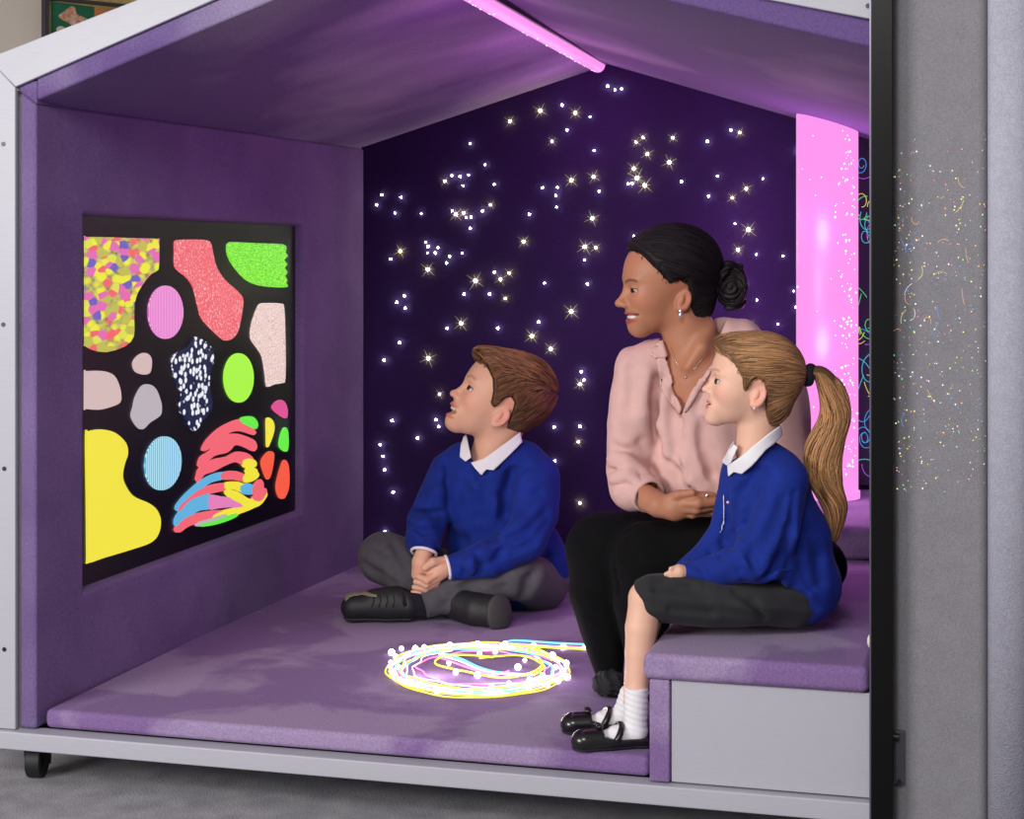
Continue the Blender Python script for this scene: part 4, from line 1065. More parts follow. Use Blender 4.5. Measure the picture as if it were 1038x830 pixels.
# ------------------------------------------------------------------ BOY
def make_boy():
    fr = Frame(480, 4.15); L = fr.L
    R0 = person(fr, 505, 612, 10, 'boy in blue jumper and grey trousers sitting cross-legged on the mat looking up')
    hd = Head(fr, 503, 405, -2, 97, math.radians(9), math.radians(29), child=1, nose=(.440, -.160), nose_r=.034, muz=.295, lipr=.9, eye_z=-.035, lid=.022, open=.075, mz=-.315, mx=.378, mw=.135, jawx=.235, browk=.5, jaw=.98, chinz=-.435, chinx=.278, ear=(-.075, -.135, 1.05), ear_y=.300, gaze=(1, .32, .2), eye_x=.298, lidz=.002)
    v = Vol(L(440, 480, 0)-[0, 60, 0], L(575, 335, 0)+[0, 62, 0], 1.0)
    hd.add(v)
    v.cone(L(511, 425, 2), L(497, 470, 6), 22, 23, 10)
    v.ell(L(499, 484, 6), (32, 20, 18), 10)
    SK = rgb(222, 170, 142)
    parts = [v.mesh()]
    vh = Vol(L(408, 612, -75), L(466, 550, -25), .8)
    vh.chain([L(431, 556, -42), L(427, 570, -46), L(424, 582, -45)], [8.5, 9, 7], 4)
    vh.chain([L(462, 572, -46), L(447, 576, -50)], [8, 9.5], 4)
    vh.ell(L(442, 579, -51), (11, 6.5, 10.5), 4)
    for ch, rr in (([(444, 581, -55), (433, 588, -59), (424, 584, -55)], (3.9, 3.6, 3.0)), ([(444, 585, -53), (432, 592.5, -56.5), (421.5, 589.5, -53)], (3.7, 3.5, 2.9)),
                   ([(443, 589, -51), (431, 596.5, -53.5), (420, 595, -50)], (3.6, 3.4, 2.8)), ([(442, 592, -49), (430, 600, -50), (418.5, 600.5, -47)], (3.4, 3.1, 2.6)),
                   ([(449, 568, -53), (439, 569.5, -59), (430.5, 575.5, -58)], (4.3, 4.0, 3.4))):
        vh.chain([L(*c) for c in ch], rr, 1.2)
    parts.append(vh.mesh())
    vb = Vol(L(395, 640, 0)-[0, 80, 0], L(590, 440, 0)+[0, 70, 0], 3)
    vb.ell(L(497, 500, 5), (44, 26, 40), 10); vb.ell(L(508, 555, 14), (44, 30, 45), 10)
    vb.chain([L(456, 478, 8), L(430, 530, -5), L(431, 558, -40)], [15, 12, 7], 8)
    vb.chain([L(540, 485, -10), L(530, 543, -38), L(456, 575, -48)], [18, 14, 7], 8)
    vb.cone(L(500, 470, 6), L(497, 500, 6), 18, 26, 8); vb.d += 3.5
    vb.chain([L(430, 545, -22), L(430, 560, -42)], [8, 8], 3); vb.chain([L(475, 570, -47), L(456, 575, -48)], [8, 7.5], 3)
    parts.append(vb.mesh())
    V, F = joinm(parts)
    mobj('body', V, F, fr, M_skin, R0, skin(hd, SK, rgb(206, 118, 108), rgb(150, 104, 76), rgb(232, 150, 128), earc=rgb(228, 150, 130)[:3]))
    hd.eyes(R0, (.10, .055, .03), EYE)
    vt = Vol(hd.P(.34, 0, -.29)-12, hd.P(.34, 0, -.29)+12, .7); Mh = hd.R.T
    vt.ell(hd.P(.348, 0, -.292), (3.6, 8.5, 2.1), 1, M=Mh); vobj('teeth', vt, fr, M_teeth, R0)
    # jumper
    j = Vol(L(398, 640, 0)-[0, 90, 0], L(592, 432, 0)+[0, 75, 0], 1.7)
    j.ell(L(497, 500, 4), (50, 30, 46), 10); j.ell(L(506, 548, 12), (54, 36, 46), 16); j.ell(L(532, 570, 26), (44, 34, 48), 16)
    j.ell(L(548, 578, 30), (27, 26, 31), 10)
    j.cone(L(500, 468, 6), L(498, 492, 6), 30, 40, 12)
    j.chain([L(468, 468, 8), L(531, 470, -2)], [20, 24], 12)
    j.chain([L(456, 478, 8), L(434, 528, -2), L(430, 548, -24), L(431, 560, -40)], [21, 20, 18.5, 14.5], 5)
    j.chain([L(542, 484, -10), L(541, 520, -24), L(532, 545, -38)], [26, 25, 23], 5)
    j.chain([L(532, 545, -38), L(495, 566, -46), L(457, 575, -49)], [22, 19, 12.5], 4)
    j.half(L(432, 562, -42), L(427, 578, -52)-L(433, 552, -30), 1.5) if False else None
    # open neck
    npz = lp(fr, [(468, 430), (473, 452), (485, 476), (505, 462), (528, 440), (528, 420)])
    j.op(lambda X, Y, Zc: np.maximum(poly2(X[:, 0, :], Zc[0, 0][None, :], npz)[:, None, :]+0*Y, np.abs(Y)-60), L(460, 480, 0)-[0, 60, 0], L(535, 420, 0)+[0, 60, 0], 2, 's')
    def cuff(vol, wrist, hand, r):
        w = np.array(wrist); n = np.array(hand)-w; n /= np.linalg.norm(n)
        def f(X, Y, Zc):
            a = (X-w[0])*n[0]+(Y-w[1])*n[1]+(Zc-w[2])*n[2]
            rad = np.sqrt(np.maximum((X-w[0])**2+(Y-w[1])**2+(Zc-w[2])**2-a*a, 0))
            return np.maximum(-a, rad-r*1.6)
        vol.op(f, w-r*2.2, w+r*2.2, 1, 's')
    w1, h1 = L(430, 559, -42), L(427, 574, -50); w2, h2 = L(455, 574.5, -50), L(440, 578, -53)
    cuff(j, w1, h1, 15); cuff(j, w2, h2, 13)
    j.displace(lambda X, Y, Zc: .9*vnoise(X, Y, Zc, .045, 2)+.5*vnoise(X, Y, Zc, .10, 5))
    for P, r, k in (([(453, 468), (450, 490), (452, 515)], 1.2, 8), ([(447, 520), (436, 524), (416, 520)], 1.4, 8), ([(446, 532), (430, 537), (414, 532)], 1.2, 8), ([(440, 545), (425, 550), (412, 546)], 1.0, 6),
                    ([(516, 480), (512, 500), (513, 520), (508, 535)], 2.2, 10), ([(535, 472), (520, 480), (514, 495)], 1.2, 7), ([(545, 500), (530, 522), (512, 534)], 1.4, 9), ([(552, 520), (535, 538), (515, 546)], 1.4, 9),
                    ([(505, 530), (500, 545), (490, 556)], 2.0, 8), ([(520, 556), (505, 560), (497, 566)], 1.4, 7), ([(482, 560), (486, 572), (484, 580)], 1.2, 7), ([(472, 562), (474, 573), (471, 582)], .9, 6),
                    ([(470, 490), (474, 515), (484, 540)], 1.0, 12), ([(492, 490), (490, 510), (495, 525)], 1.2, 12), ([(455, 540), (470, 548), (490, 550)], 1.2, 12), ([(560, 540), (556, 565), (558, 590)], 1.5, 10)):
        crease(j, fr, P, min(r*1.8, 3.0), k*1.2, sink=.2)
    for P in ([(450, 527), (432, 531), (416, 526)], [(545, 510), (528, 528), (512, 540)], [(500, 555), (490, 562), (480, 572)], [(478, 558), (477, 570), (480, 578)], [(448, 480), (444, 500), (447, 515)]):
        crease(j, fr, P, 2.0, 12, "u", 1.5)
    for P, r in (([(517, 482), (513, 502), (512, 522), (506, 540)], 3.2), ([(556, 528), (540, 550), (520, 560)], 2.6), ([(448, 518), (434, 523), (418, 519)], 2.4), ([(484, 560), (488, 571), (484, 582)], 2.2), ([(480, 500), (484, 525), (494, 545)], 2.2)): crease(j, fr, P, r, 7, sink=.6)
    # v-neck rib
    crease(j, fr, [(474, 462), (484, 484), (505, 474), (526, 452)], .7, 3)
    vobj('jumper', j, fr, M_blue, R0)
    # shirt collar and cuffs
    base = Vol(j.lo, j.lo+np.array(j.n)*1.3*1.7/1.7, 1.2) if False else None
    cb = Vol(L(455, 492, 0)-[0, 50, 0], L(540, 425, 0)+[0, 50, 0], .9)
    cb.cone(L(511, 430, 2), L(498, 466, 6), 23, 25, 8); cb.ell(L(497, 500, 4), (50, 30, 46), 10); cb.cone(L(500, 468, 6), L(498, 492, 6), 30, 40, 14); cb.chain([L(468, 468, 8), L(531, 470, -2)], [20, 24], 14)
    c1 = patch(cb, fr, [(472, 437), (467, 450), (466, 461), (472, 465.5), (478, 461), (475, 449)], 1.8, 1.3, 0, -60, 10)
    c2_ = patch(cb, fr, [(527, 436), (508, 449), (490, 461.5), (477, 466), (482, 472), (488, 478), (493, 472), (500, 473), (515, 459), (529, 446)], 1.8, 1.3, 0, -60, 10)
    o = vobj('collar', c1, fr, M_white, R0); o = vobj('collar', c2_, fr, M_white, R0)
    for (w, h_, r) in ((w1, h1, 12.5), (w2, h2, 11)):
        n = h_-w; n /= np.linalg.norm(n); a = np.cross(n, [0, 1, 0]); a /= np.linalg.norm(a); b = np.cross(n, a)
        pts = [w+n*1.2+(a*math.cos(t)+b*math.sin(t))*r for t in [2*math.pi*i/28 for i in range(28)]]
        bm = bmesh.new(); tube(bm, [Vector(fr.W(p)) for p in pts], 1.5*fr.s, 8, close=True); bm2('shirt_cuff', bm, M_white, R0, True)
    # trousers
    t = Vol(L(352, 648, 0)-[0, 75, 0], L(600, 530, 0)+[0, 80, 0], 1.8)
    t.ell(L(538, 586, 34), (40, 34, 31), 10)
    t.chain([L(548, 590, 26), L(530, 583, -16)], [28, 25], 8); t.ell(L(524, 583, -20), (29, 24, 22.5), 8)
    t.chain([L(514, 584, -26), L(474, 596, -36), L(431, 610, -44)], [22, 18.5, 16], 8)
    t.chain([L(500, 600, 44), L(440, 580, 28), L(389, 565, 6)], [27, 26, 25], 8)
    t.chain([L(389, 566, 4), L(414, 583, -10), L(446, 598, -22), L(468, 612, -40)], [24, 21, 17, 14], 8)
    t.half(L(429, 610, -44), L(420, 612.5, -46)-L(440, 607, -42), 1.5) if False else None
    hemn = L(420, 613, -45)-L(432, 609, -43); hc = L(428, 610, -44)
    t.op(lambda X, Y, Zc: np.maximum(np.maximum(-((X-hc[0])*hemn[0]+(Y-hc[1])*hemn[1]+(Zc-hc[2])*hemn[2])/np.linalg.norm(hemn), np.sqrt((X-hc[0])**2+(Y-hc[1])**2+(Zc-hc[2])**2)-24), (Y-hc[1])-14), hc-26, hc+26, 1, 's')
    t.displace(lambda X, Y, Zc: .8*vnoise(X, Y, Zc, .05, 4))
    for P, r, k in (([(510, 596), (480, 600), (450, 612)], 1.4, 9), ([(526, 604), (500, 612), (470, 616)], 1.2, 8), ([(500, 585), (475, 594), (448, 600)], 1.0, 8), ([(545, 575), (535, 590), (530, 606)], 1.2, 8),
                    ([(375, 560), (395, 572), (412, 590)], 1.2, 9), ([(370, 572), (385, 585), (400, 592)], 1.0, 8), ([(400, 552), (408, 566), (415, 580)], 1.2, 8)):
        crease(t, fr, P, min(r*1.5, 2.2), k*1.4, sink=-.3)
    vobj('trousers', t, fr, M_trouser, R0)
    # socks & shoes
    zf = fr.zat(.1862*S)
    s_ = Vol(L(400, 640, -70), L(450, 590, -20), 1.2); s_.chain([L(434, 610, -44), L(412, 612, -47)], [12.5, 11.5], 4); vobj('sock', s_, fr, cloth('black_sock', (24, 25, 34)), R0)
    sh = Vol(L(338, 640, -80)-[0, 0, 4], L(428, 585, -10), 1.1)
    sh.chain([L(412, 613, -46), L(392, 613, -46), L(362, 615, -44)], [14, 14.5, 12.5], 8); sh.ell(L(357, 616, -44), (11, 11, 12), 6); sh.cone(L(402, 606, -46), L(380, 607, -46), 12, 10, 5)
    zb = zf
    sh.op(lambda X, Y, Zc: (Zc-(zb+1.5))*-1+0*X+0*Y, sh.lo, sh.lo+np.array(sh.n)*sh.h, .5, 'i') if False else None
    sh.half([0, 0, zb+1], [0, 0, -1], 1)
    crease(sh, fr, [(410, 600), (411, 612), (410, 628)], .9, 2)
    shoe1 = vobj('shoe', sh, fr, M_trainer, R0)
    lace = bmesh.new()
    for x in (378, 385, 392, 399):
        P = [(x, 603.5), (x+1, 609), (x-1, 615)]; Q = []
        for px, py in P:
            z = front(sh, fr, px, py); Q.append(Vector(fr.W(L(px, py, (z or -58)-.6))))
        tube(lace, Q, .0016, 6)
    bm2('laces', lace, simple('lace', rgb(16, 16, 18), .7), shoe1, True)
    so = Vol(L(338, 640, -80)-[0, 0, 4], L(428, 585, -10), 1.1)
    so.chain([L(412, 628, -46), L(362, 628, -44)], [15, 13.5], 6, flat=(1, 1, .4)) if False else None
    so.d = (sh.d-1.3).copy(); so.half([0, 0, zb+5.5], [0, 0, 1], .5); vobj('sole', so, fr, M_sole, shoe1)
    tl_ = patch(sh, fr, [(348, 604), (356, 599.5), (372, 598), (384, 600), (383, 602.5), (366, 602), (356, 603.5), (351, 608)], .9, .9, -44, -80, 20); vobj('toe_trim', tl_, fr, simple('khaki_trim', rgb(120, 116, 98), .6), shoe1)
    s2 = Vol(L(440, 655, -95)-[0, 0, 6], L(535, 585, 10), 1.1)
    s2.chain([L(462, 612, -40), L(484, 619, -56), L(502, 621.5, -66)], [13, 14.5, 14.5], 8, flat=(1, 1, 1.2)); s2.half([0, 0, fr.zat(.1862*S)+1], [0, 0, -1], 1)
    cpt = L(512, 622, -74); nn_ = L(514, 623, -86)-L(500, 620, -62)
    s2.half(cpt, nn_, 2); shoe2 = vobj('shoe', s2, fr, M_trainer, R0)
    s3 = Vol(L(475, 660, -105)-[0, 0, 8], L(540, 585, -20), 1.0)
    s3.d = s2h = s3.d; nn = nn_/np.linalg.norm(nn_)
    a_ = L(504.5, 621.5, -71); s3.ell(a_+nn*3, (14, 5, 19), 2, M=np.array([np.cross([0, 0, 1], nn)/np.linalg.norm(np.cross([0, 0, 1], nn)), nn, np.cross(np.cross([0, 0, 1], nn), nn)*-1]).T)
    s3.half([0, 0, fr.zat(.1862*S)+.6], [0, 0, -1], 1); vobj('sole', s3, fr, M_sole, shoe2)
    # hair
    hl = [(-.52, -.40), (-.30, -.40), (-.215, -.34), (-.165, -.13), (-.12, .03), (-.06, .065), (-.01, .03), (.03, -.12), (.085, -.10), (.13, .02), (.19, .13), (.30, .23), (.40, .265), (.6, .3)]
    def ex(d, x, y, z):
        d = smin(d, ellf(x-.25, y, z-.315, (.17, .20, .08)), .10)      # quiff
        return smin(d, ellf(x+.20, y, z-.28, (.30, .27, .26)), .12)
    f = hd.hair_field(.045, hl, .07, -.05, ex); fs = f
    hv = Vol(hd.c-75, hd.c+75, 1.3)
    hv.op(lambda X, Y, Zc: f(X, Y, Zc)+.8*vnoise(X, Y, Zc, .16, 1), hv.lo, hv.lo+np.array(hv.n)*hv.h, 0, 'u', 0)
    Vh, Fh = hv.mesh(); q = hd.inv(Vh)
    rn = np.random.RandomState(4); seeds = scalp(rn, 12000)
    keep = seeds[:, 2] > np.interp(seeds[:, 0], [p[0] for p in hl], [p[1] for p in hl])+.03; keep &= seeds[:, 1] > -.15; seeds = seeds[keep]
    whorl = np.array([-.36, 0, .34])
    def flow(P, t):
        D = P-whorl; D /= np.maximum(np.linalg.norm(D, axis=1), .02)[:, None]
        top = sst(P[:, 2], .22, .42)[:, None]; D = D*1.0+top*np.array([.7, -.25, .1])+(1-top)*np.array([.12, 0, -.55])
        return D+.18*np.stack([vnoise(P[:, 0], P[:, 1], P[:, 2], 14, k) for k in (1, 2, 3)], 1)
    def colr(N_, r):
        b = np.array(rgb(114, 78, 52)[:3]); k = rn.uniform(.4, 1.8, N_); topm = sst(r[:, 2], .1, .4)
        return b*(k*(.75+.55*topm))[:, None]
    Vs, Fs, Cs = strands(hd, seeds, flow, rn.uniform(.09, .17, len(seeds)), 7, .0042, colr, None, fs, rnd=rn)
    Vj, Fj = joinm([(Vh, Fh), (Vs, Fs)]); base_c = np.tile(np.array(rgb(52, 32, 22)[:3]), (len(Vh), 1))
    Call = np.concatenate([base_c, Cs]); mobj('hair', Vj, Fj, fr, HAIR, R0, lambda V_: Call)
make_boy()
# ------------------------------------------------------------------ WOMAN
def make_woman():
    fr = Frame(700, 3.37); L = fr.L
    R0 = person(fr, 790, 610, 5, 'smiling woman with dark hair in a bun, pink blouse and black trousers on the bench')
    hd = Head(fr, 672, 289.5, 0, 104, math.radians(17), math.radians(2), nose=(.446, -.186), nose_r=.038, eye_z=-.052, lid=.016, lidz=-.004, open=.036, mz=-.318, mx=.335, mw=.165, muz=.240, lipr=1.1, jawx=.205, nblush=.08, smile=.5, jaw=1.02, ear=(-.130, -.130, .98), ear_y=.300, gaze=(1, .35, -.02), chinx=.228, chinz=-.43)
    v = Vol(L(612, 455, 0)-[0, 75, 0], L(780, 220, 0)+[0, 70, 0], 1.1)
    hd.add(v)
    v.chain([L(692, 318, 4), L(700, 345, 6), L(712, 375, 8)], [26, 27, 34], 10)
    v.ell(L(710, 408, 6), (34, 28, 46), 18); v.chain([L(668, 384, 12), L(705, 362, 9), L(752, 372, 10)], [13, 18, 14], 18)
    crease(v, fr, [(722, 330), (712, 352), (697, 372)], 1.0, 16, 'u', 3)   # neck muscle
    parts = [v.mesh()]
    vh = Vol(L(645, 545, -95), L(762, 485, 10), .85)
    vh.chain([L(652, 503, -28), L(668, 512, -46), L(684, 515, -58)], [13.5, 12, 12.5], 5); vh.ell(L(688, 512, -62), (16, 8, 13), 6)
    for ch, rr in (([(690, 504, -66), (703, 502.5, -68), (722, 503, -64)], (5.6, 5, 4.4)), ([(694, 510, -68), (708, 510, -74), (728, 508.5, -70)], (5.8, 5.4, 4.6)), ([(692, 515, -66), (706, 516, -71), (726, 513, -66)], (5.4, 5.0, 4.2)), ([(690, 519, -62), (702, 521, -65), (720, 518.5, -62)], (4.8, 4.2, 3.6)),
                   ([(676, 507, -60), (688, 501.5, -68), (702, 499.5, -72)], (5.4, 4.6, 3.8))):
        vh.chain([L(*c) for c in ch], rr, 1.6)
    # the other hand underneath
    vh.chain([L(756, 508, -48), L(742, 512, -54), L(726, 516, -58)], [11, 11, 8], 4)
    parts.append(vh.mesh())
    vb = Vol(L(570, 720, 0)-[0, 90, 0], L(880, 360, 0)+[0, 90, 0], 3.2)
    vb.ell(L(718, 420, 6), (54, 34, 50), 12); vb.ell(L(745, 500, 10), (60, 36, 60), 14); vb.ell(L(808, 575, 8), (44, 40, 32), 12)
    vb.chain([L(650, 380, 14), L(640, 470, 8), L(655, 503, -26)], [15, 14, 10], 8); vb.chain([L(775, 385, -22), L(795, 465, -32), L(752, 508, -48)], [16, 14, 9], 8)
    vb.d += 5
    vb.chain([L(650, 492, -12), L(657, 504, -28)], [10, 11], 3)
    vb.chain([L(795, 568, 30), L(612, 556, 24), L(617, 672, 18)], [30, 24, 12], 8); vb.chain([L(800, 575, -15), L(660, 568, -20), L(654, 682, -6)], [30, 24, 12], 8)
    parts.append(vb.mesh()); V, F = joinm(parts)
    mobj('body', V, F, fr, M_skin, R0, skin(hd, rgb(178, 120, 92), rgb(160, 74, 70), rgb(40, 26, 22), rgb(196, 116, 92), brow=(.080, .011), lash=(.01, .006, .005), earc=rgb(180, 108, 84)[:3], browx=.19))
    hd.eyes(R0, (.03, .015, .01), EYE)
    vt = Vol(hd.P(.34, 0, -.31)-16, hd.P(.34, 0, -.31)+16, .7); vt.ell(hd.P(.290, 0, -.315), (5.5, 12.5, 2.9), 1, M=hd.R.T); vobj('teeth', vt, fr, M_teeth, R0)
    # hair
    hl = [(-.52, -.40), (-.36, -.44), (-.27, -.40), (-.22, -.27), (-.18, -.08), (-.13, .03), (-.03, .02), (.02, -.02), (.07, .03), (.13, .09), (.2, .16), (.28, .26), (.36, .31), (.6, .34)]
    def ex(d, x, y, z):
        d = smin(d, ellf(x+.12, y, z-.24, (.40, .33, .31)), .1); d = smin(d, ellf(x+.26, y, z+.13, (.20, .23, .24)), .1)
        return d
    f = hd.hair_field(.055, hl, .09, -.05, ex)
    hv = Vol(hd.c-80, hd.c+np.array([110, 80, 80]), 1.3)
    hv.op(lambda X, Y, Zc: f(X, Y, Zc)+.35*np.sin(.9*Zc+.5*X+2*vnoise(X, Y, Zc, .05, 2)), hv.lo, hv.lo+np.array(hv.n)*hv.h, 0, 'u', 0)
    Vh, Fh = hv.mesh(); rn = np.random.RandomState(8); N = 4200
    seeds = scalp(rn, 9000)
    keep = seeds[:, 2] > np.interp(seeds[:, 0], [p[0] for p in hl], [p[1] for p in hl])+.045; seeds = seeds[keep]
    knot = np.array([-.55, 0, -.03])
    def flow(P, t):
        D = knot-P; D /= np.maximum(np.linalg.norm(D, axis=1), .05)[:, None]
        return D+.05*np.stack([vnoise(P[:, 0], P[:, 1], P[:, 2], 9, k) for k in (1, 2, 3)], 1)+np.array([0, 0, .1])
    def colr(N_, r): return np.array(rgb(26, 20, 24)[:3])*rn.uniform(.4, 2.2, N_)[:, None]
    Vs, Fs, Cs = strands(hd, seeds, flow, rn.uniform(.2, .45, len(seeds)), 9, .0030, colr, None, f, rnd=rn)
    Vj, Fj = joinm([(Vh, Fh), (Vs, Fs)]); Call = np.concatenate([np.tile(np.array(rgb(20, 16, 19)[:3]), (len(Vh), 1)), Cs])
    HR = mobj('hair', Vj, Fj, fr, HAIR, R0, lambda V_: Call)
    # bun: looped coil with loose strands
    bv = Vol(L(712, 325, 0)-[0, 32, 0], L(766, 255, 0)+[0, 40, 0], 1.0); bc = L(741, 290, 3)
    bv.ell(bc, (13, 14, 22), 5); bv.ell(L(728, 284, 3), (9, 11, 14), 6)
    rnb = np.random.RandomState(3)
    for k in range(5):
        a0 = k*1.25; P = []
        for i in range(9):
            a = a0+i*.42; P.append(bc+np.array([math.cos(a+k*.3)*(11+rnb.uniform(-2, 2)), -10+k*5.0+5*math.sin(2*a+k), math.sin(a)*(22-k+rnb.uniform(-3, 3))]))
        bv.chain(P, [4.2]*9, 3)
    bv.displace(lambda X, Y, Zc: .8*np.sin(1.5*np.arctan2(Zc-bc[2], X-bc[0])*1+ .55*np.sqrt((X-bc[0])**2+(Zc-bc[2])**2)*2+vnoise(X, Y, Zc, .2, 1)))
    Vb_, Fb_ = bv.mesh(); P2 = []; R2 = []
    curves = bmesh.new()
    for k in range(90):
        a = rnb.uniform(0, 6.28); r0 = rnb.uniform(.75, 1.12); off = rnb.uniform(-15, 4); pts = []
        for i in range(10):
            aa = a+i*.22; pts.append(Vector(fr.W(bc+np.array([math.cos(aa)*15*r0, off*(1 if r0 < 1 else .6), math.sin(aa)*20*r0]))))
        tube(curves, pts, .0008, 3)
    mobj('bun', Vb_, Fb_, fr, HAIR, R0, lambda V_: np.tile(np.array(rgb(24, 18, 21)[:3]), (len(V_), 1)))
    bm2('loose_hair', curves, simple('dark_hair_strand', rgb(34, 24, 30), .4), HR, True)
    # band round the bun
    bm = bmesh.new(); c = L(727, 283, 3); pts = [Vector(fr.W(c+np.array([1.5*math.sin(t), math.cos(t)*11.5, math.sin(t)*13.5]))) for t in [2*math.pi*i/24 for i in range(24)]]
    tube(bm, pts, .0052, 8, close=True); bm2('hair_tie', bm, M_blackcloth, R0, True)
    # ear ring
    bm = bmesh.new(); e = L(687.5, 317.5, -37)
    ep = hd.P(-.085, .335, -.235)
    for dz, r in ((0, 2.1), (-3.6, 2.6)): ball(bm, Vector(fr.W(ep+np.array([0, -1.5, dz]))), r*fr.s, 10, 8, (.8, .5, 1.1))
    bm2('earring', bm, simple('silver_crystal', rgb(225, 225, 235), .12, .8), R0, True)
    # blouse
    b = Vol(L(600, 560, 0)-[0, 95, 0], L(860, 318, 0)+[0, 100, 0], 2.0)
    b.ell(L(718, 412, 6), (60, 38, 58), 14); b.ell(L(724, 470, 8), (68, 42, 56), 18); b.ell(L(752, 525, 10), (68, 42, 42), 16); b.ell(L(790, 545, 12), (48, 38, 42), 16)
    b.chain([L(648, 374, 12), L(700, 352, 10), L(752, 350, 4), L(782, 374, -14)], [24, 20, 24, 30], 16)
    b.chain([L(722, 338, 12), L(745, 345, 12)], [16, 22], 12)
    b.ell(L(780, 420, 10), (42, 40, 70), 16)
    b.chain([L(646, 376, 12), L(638, 430, 8), L(637, 476, 4), L(642, 494, -6)], [24.5, 23, 23, 24], 5)
    b.chain([L(641, 490, -6), L(655, 500, -24)], [22, 15.5], 6)
    b.chain([L(783, 380, -18), L(798, 465, -30), L(756, 506, -46)], [30, 26, 16], 10)
    # V opening (front only)
    vp = lp(fr, [(664, 320), (669, 345), (676, 368), (684, 395), (691.5, 414), (700, 398), (716, 365), (730, 338), (739, 322), (739, 290), (664, 290)])
    yc = L(700, 360, 14)[1]
    b.op(lambda X, Y, Zc: np.maximum(poly2(X[:, 0, :], Zc[0, 0][None, :], vp)[:, None, :]+0*Y, Y-yc-0*X), L(660, 420, -60), L(745, 290, 40), 1.5, 's')
    npz = [L(700, 330, 6), L(712, 380, 6)]
    b.cone(L(694, 318, 4), L(703, 348, 6), 29, 29, 3, 's')
    w1 = L(657, 502, -26)
    def cuff(vol, w, h, r):
        n = h-w; n /= np.linalg.norm(n)
        def f_(X, Y, Zc):
            a = (X-w[0])*n[0]+(Y-w[1])*n[1]+(Zc-w[2])*n[2]; rad = np.sqrt(np.maximum((X-w[0])**2+(Y-w[1])**2+(Zc-w[2])**2-a*a, 0))
            return np.maximum(-a, rad-r*1.25)
        vol.op(f_, w-r*2, w+r*2, 1, 's')
    cuff(b, w1, L(668, 511, -46), 16)
    b.displace(lambda X, Y, Zc: .9*vnoise(X, Y, Zc, .05, 7)+.8*np.sin(.23*X+.05*Zc+1.2*vnoise(X, Y, Zc, .03, 3))*sst(Zc, L(700, 500, 0)[2], L(700, 420, 0)[2]))
    for P, r, k in (([(638, 375), (640, 410), (650, 450), (663, 478)], 2.6, 12), ([(668, 385), (664, 420), (668, 450)], 2.0, 16), ([(681, 395), (680, 425), (684, 455)], 2.0, 14), ([(676, 372), (682, 400), (690, 430)], 1.2, 8),
                    ([(622, 452), (640, 460), (660, 476)], 2.2, 10), ([(616, 478), (635, 475), (655, 486)], 2.2, 10), ([(618, 492), (636, 488), (652, 498)], 2.0, 9), ([(648, 478), (662, 490), (672, 505)], 3.0, 9),
                    ([(670, 465), (690, 480), (704, 497)], 2.2, 14), ([(715, 465), (722, 480), (728, 492)], 2.6, 9), ([(712, 440), (718, 460), (722, 480)], 1.8, 12), ([(735, 345), (720, 385), (706, 415)], 1.6, 12), ([(712, 425), (712, 450)], 1.6, 12)):
        crease(b, fr, P, min(r, 2.3), k*1.1, sink=-.3)
    for P in ([(656, 380), (652, 420), (660, 455)], [(674, 400), (672, 430), (676, 460)], [(618, 465), (636, 467), (652, 480)], [(620, 485), (636, 482), (650, 492)], [(690, 470), (700, 485), (712, 498)], [(740, 350), (726, 385), (716, 420)]):
        crease(b, fr, P, 2.2, 12, 'u', 1.5)
    crease(b, fr, [(691.5, 414), (690, 440), (691, 465), (697, 482), (702, 497)], 1.1, 2.5)
    BL = vobj('blouse', b, fr, M_blouse, R0)
    pl = patch(b, fr, [(666, 346), (679, 341), (680.5, 352), (676, 362), (664, 363), (657, 358)], 1.8, 1.3, 0, -70, 20); vobj('collar', pl, fr, M_blouse, BL)
    p2_ = patch(b, fr, [(667, 350), (676, 363), (684, 390), (692, 413), (689, 419), (677, 405), (668, 390), (666, 368)], 1.2, .9, 0, -70, 20); vobj('placket', p2_, fr, M_blouse, BL)
    p3_ = patch(b, fr, [(732, 336), (727, 346), (714, 371), (692, 413), (694, 418), (703, 405), (720, 376), (733, 352), (739, 342)], 1.4, 1.1, 0, -70, 30); vobj('placket', p3_, fr, M_blouse, BL)
    # rolled cuff
    n = L(668, 511, -46)-w1; n /= np.linalg.norm(n); a = np.cross(n, [0, 1, 0]); a /= np.linalg.norm(a); bb = np.cross(n, a)
    cv = Vol(w1-30, w1+30, 1.0); cv.cone(w1-n*11, w1+n*2.5, 19.5, 17.5, 1)
    cv.half(w1+n*2.5, n, 1.5); cv.half(w1-n*11, -n, 1.5); cv.cone(w1-n*5, w1+n*9, 14.5, 14.8, .8, 's')
    cv.displace(lambda X, Y, Zc: .7*vnoise(X, Y, Zc, .14, 2)); vobj('rolled_cuff', cv, fr, M_blouse, BL)
    # ring
    rp = L(716.5, 502.5, -73); bm = bmesh.new(); ball(bm, Vector(fr.W(rp)), 2.0*fr.s, 12, 8, (.8, .6, 1.1)); bm2('ring', bm, simple('silver', rgb(230, 230, 240), .15, .9), R0, True)
    # necklace
    bm = bmesh.new(); z = front(v, fr, 695, 382); ball(bm, Vector(fr.W(L(695, 382, (z or -30)-1))), 1.6*fr.s, 10, 8)
    Q = []
    for x, y in ((727, 340), (716, 358), (705, 373), (695, 381), (686, 368), (680, 352)):
        z = front(v, fr, x, y)
        if z is not None: Q.append(Vector(fr.W(L(x, y, z-.3))))
    tube(bm, Q, .00045, 6); bm2('necklace', bm, simple('fine_silver', rgb(220, 205, 190), .25, .8), R0, True)
    # trousers
    t = Vol(L(560, 720, 0)-[0, 95, 0], L(885, 500, 0)+[0, 100, 0], 2.2)
    t.ell(L(806, 574, 8), (52, 50, 39), 12)
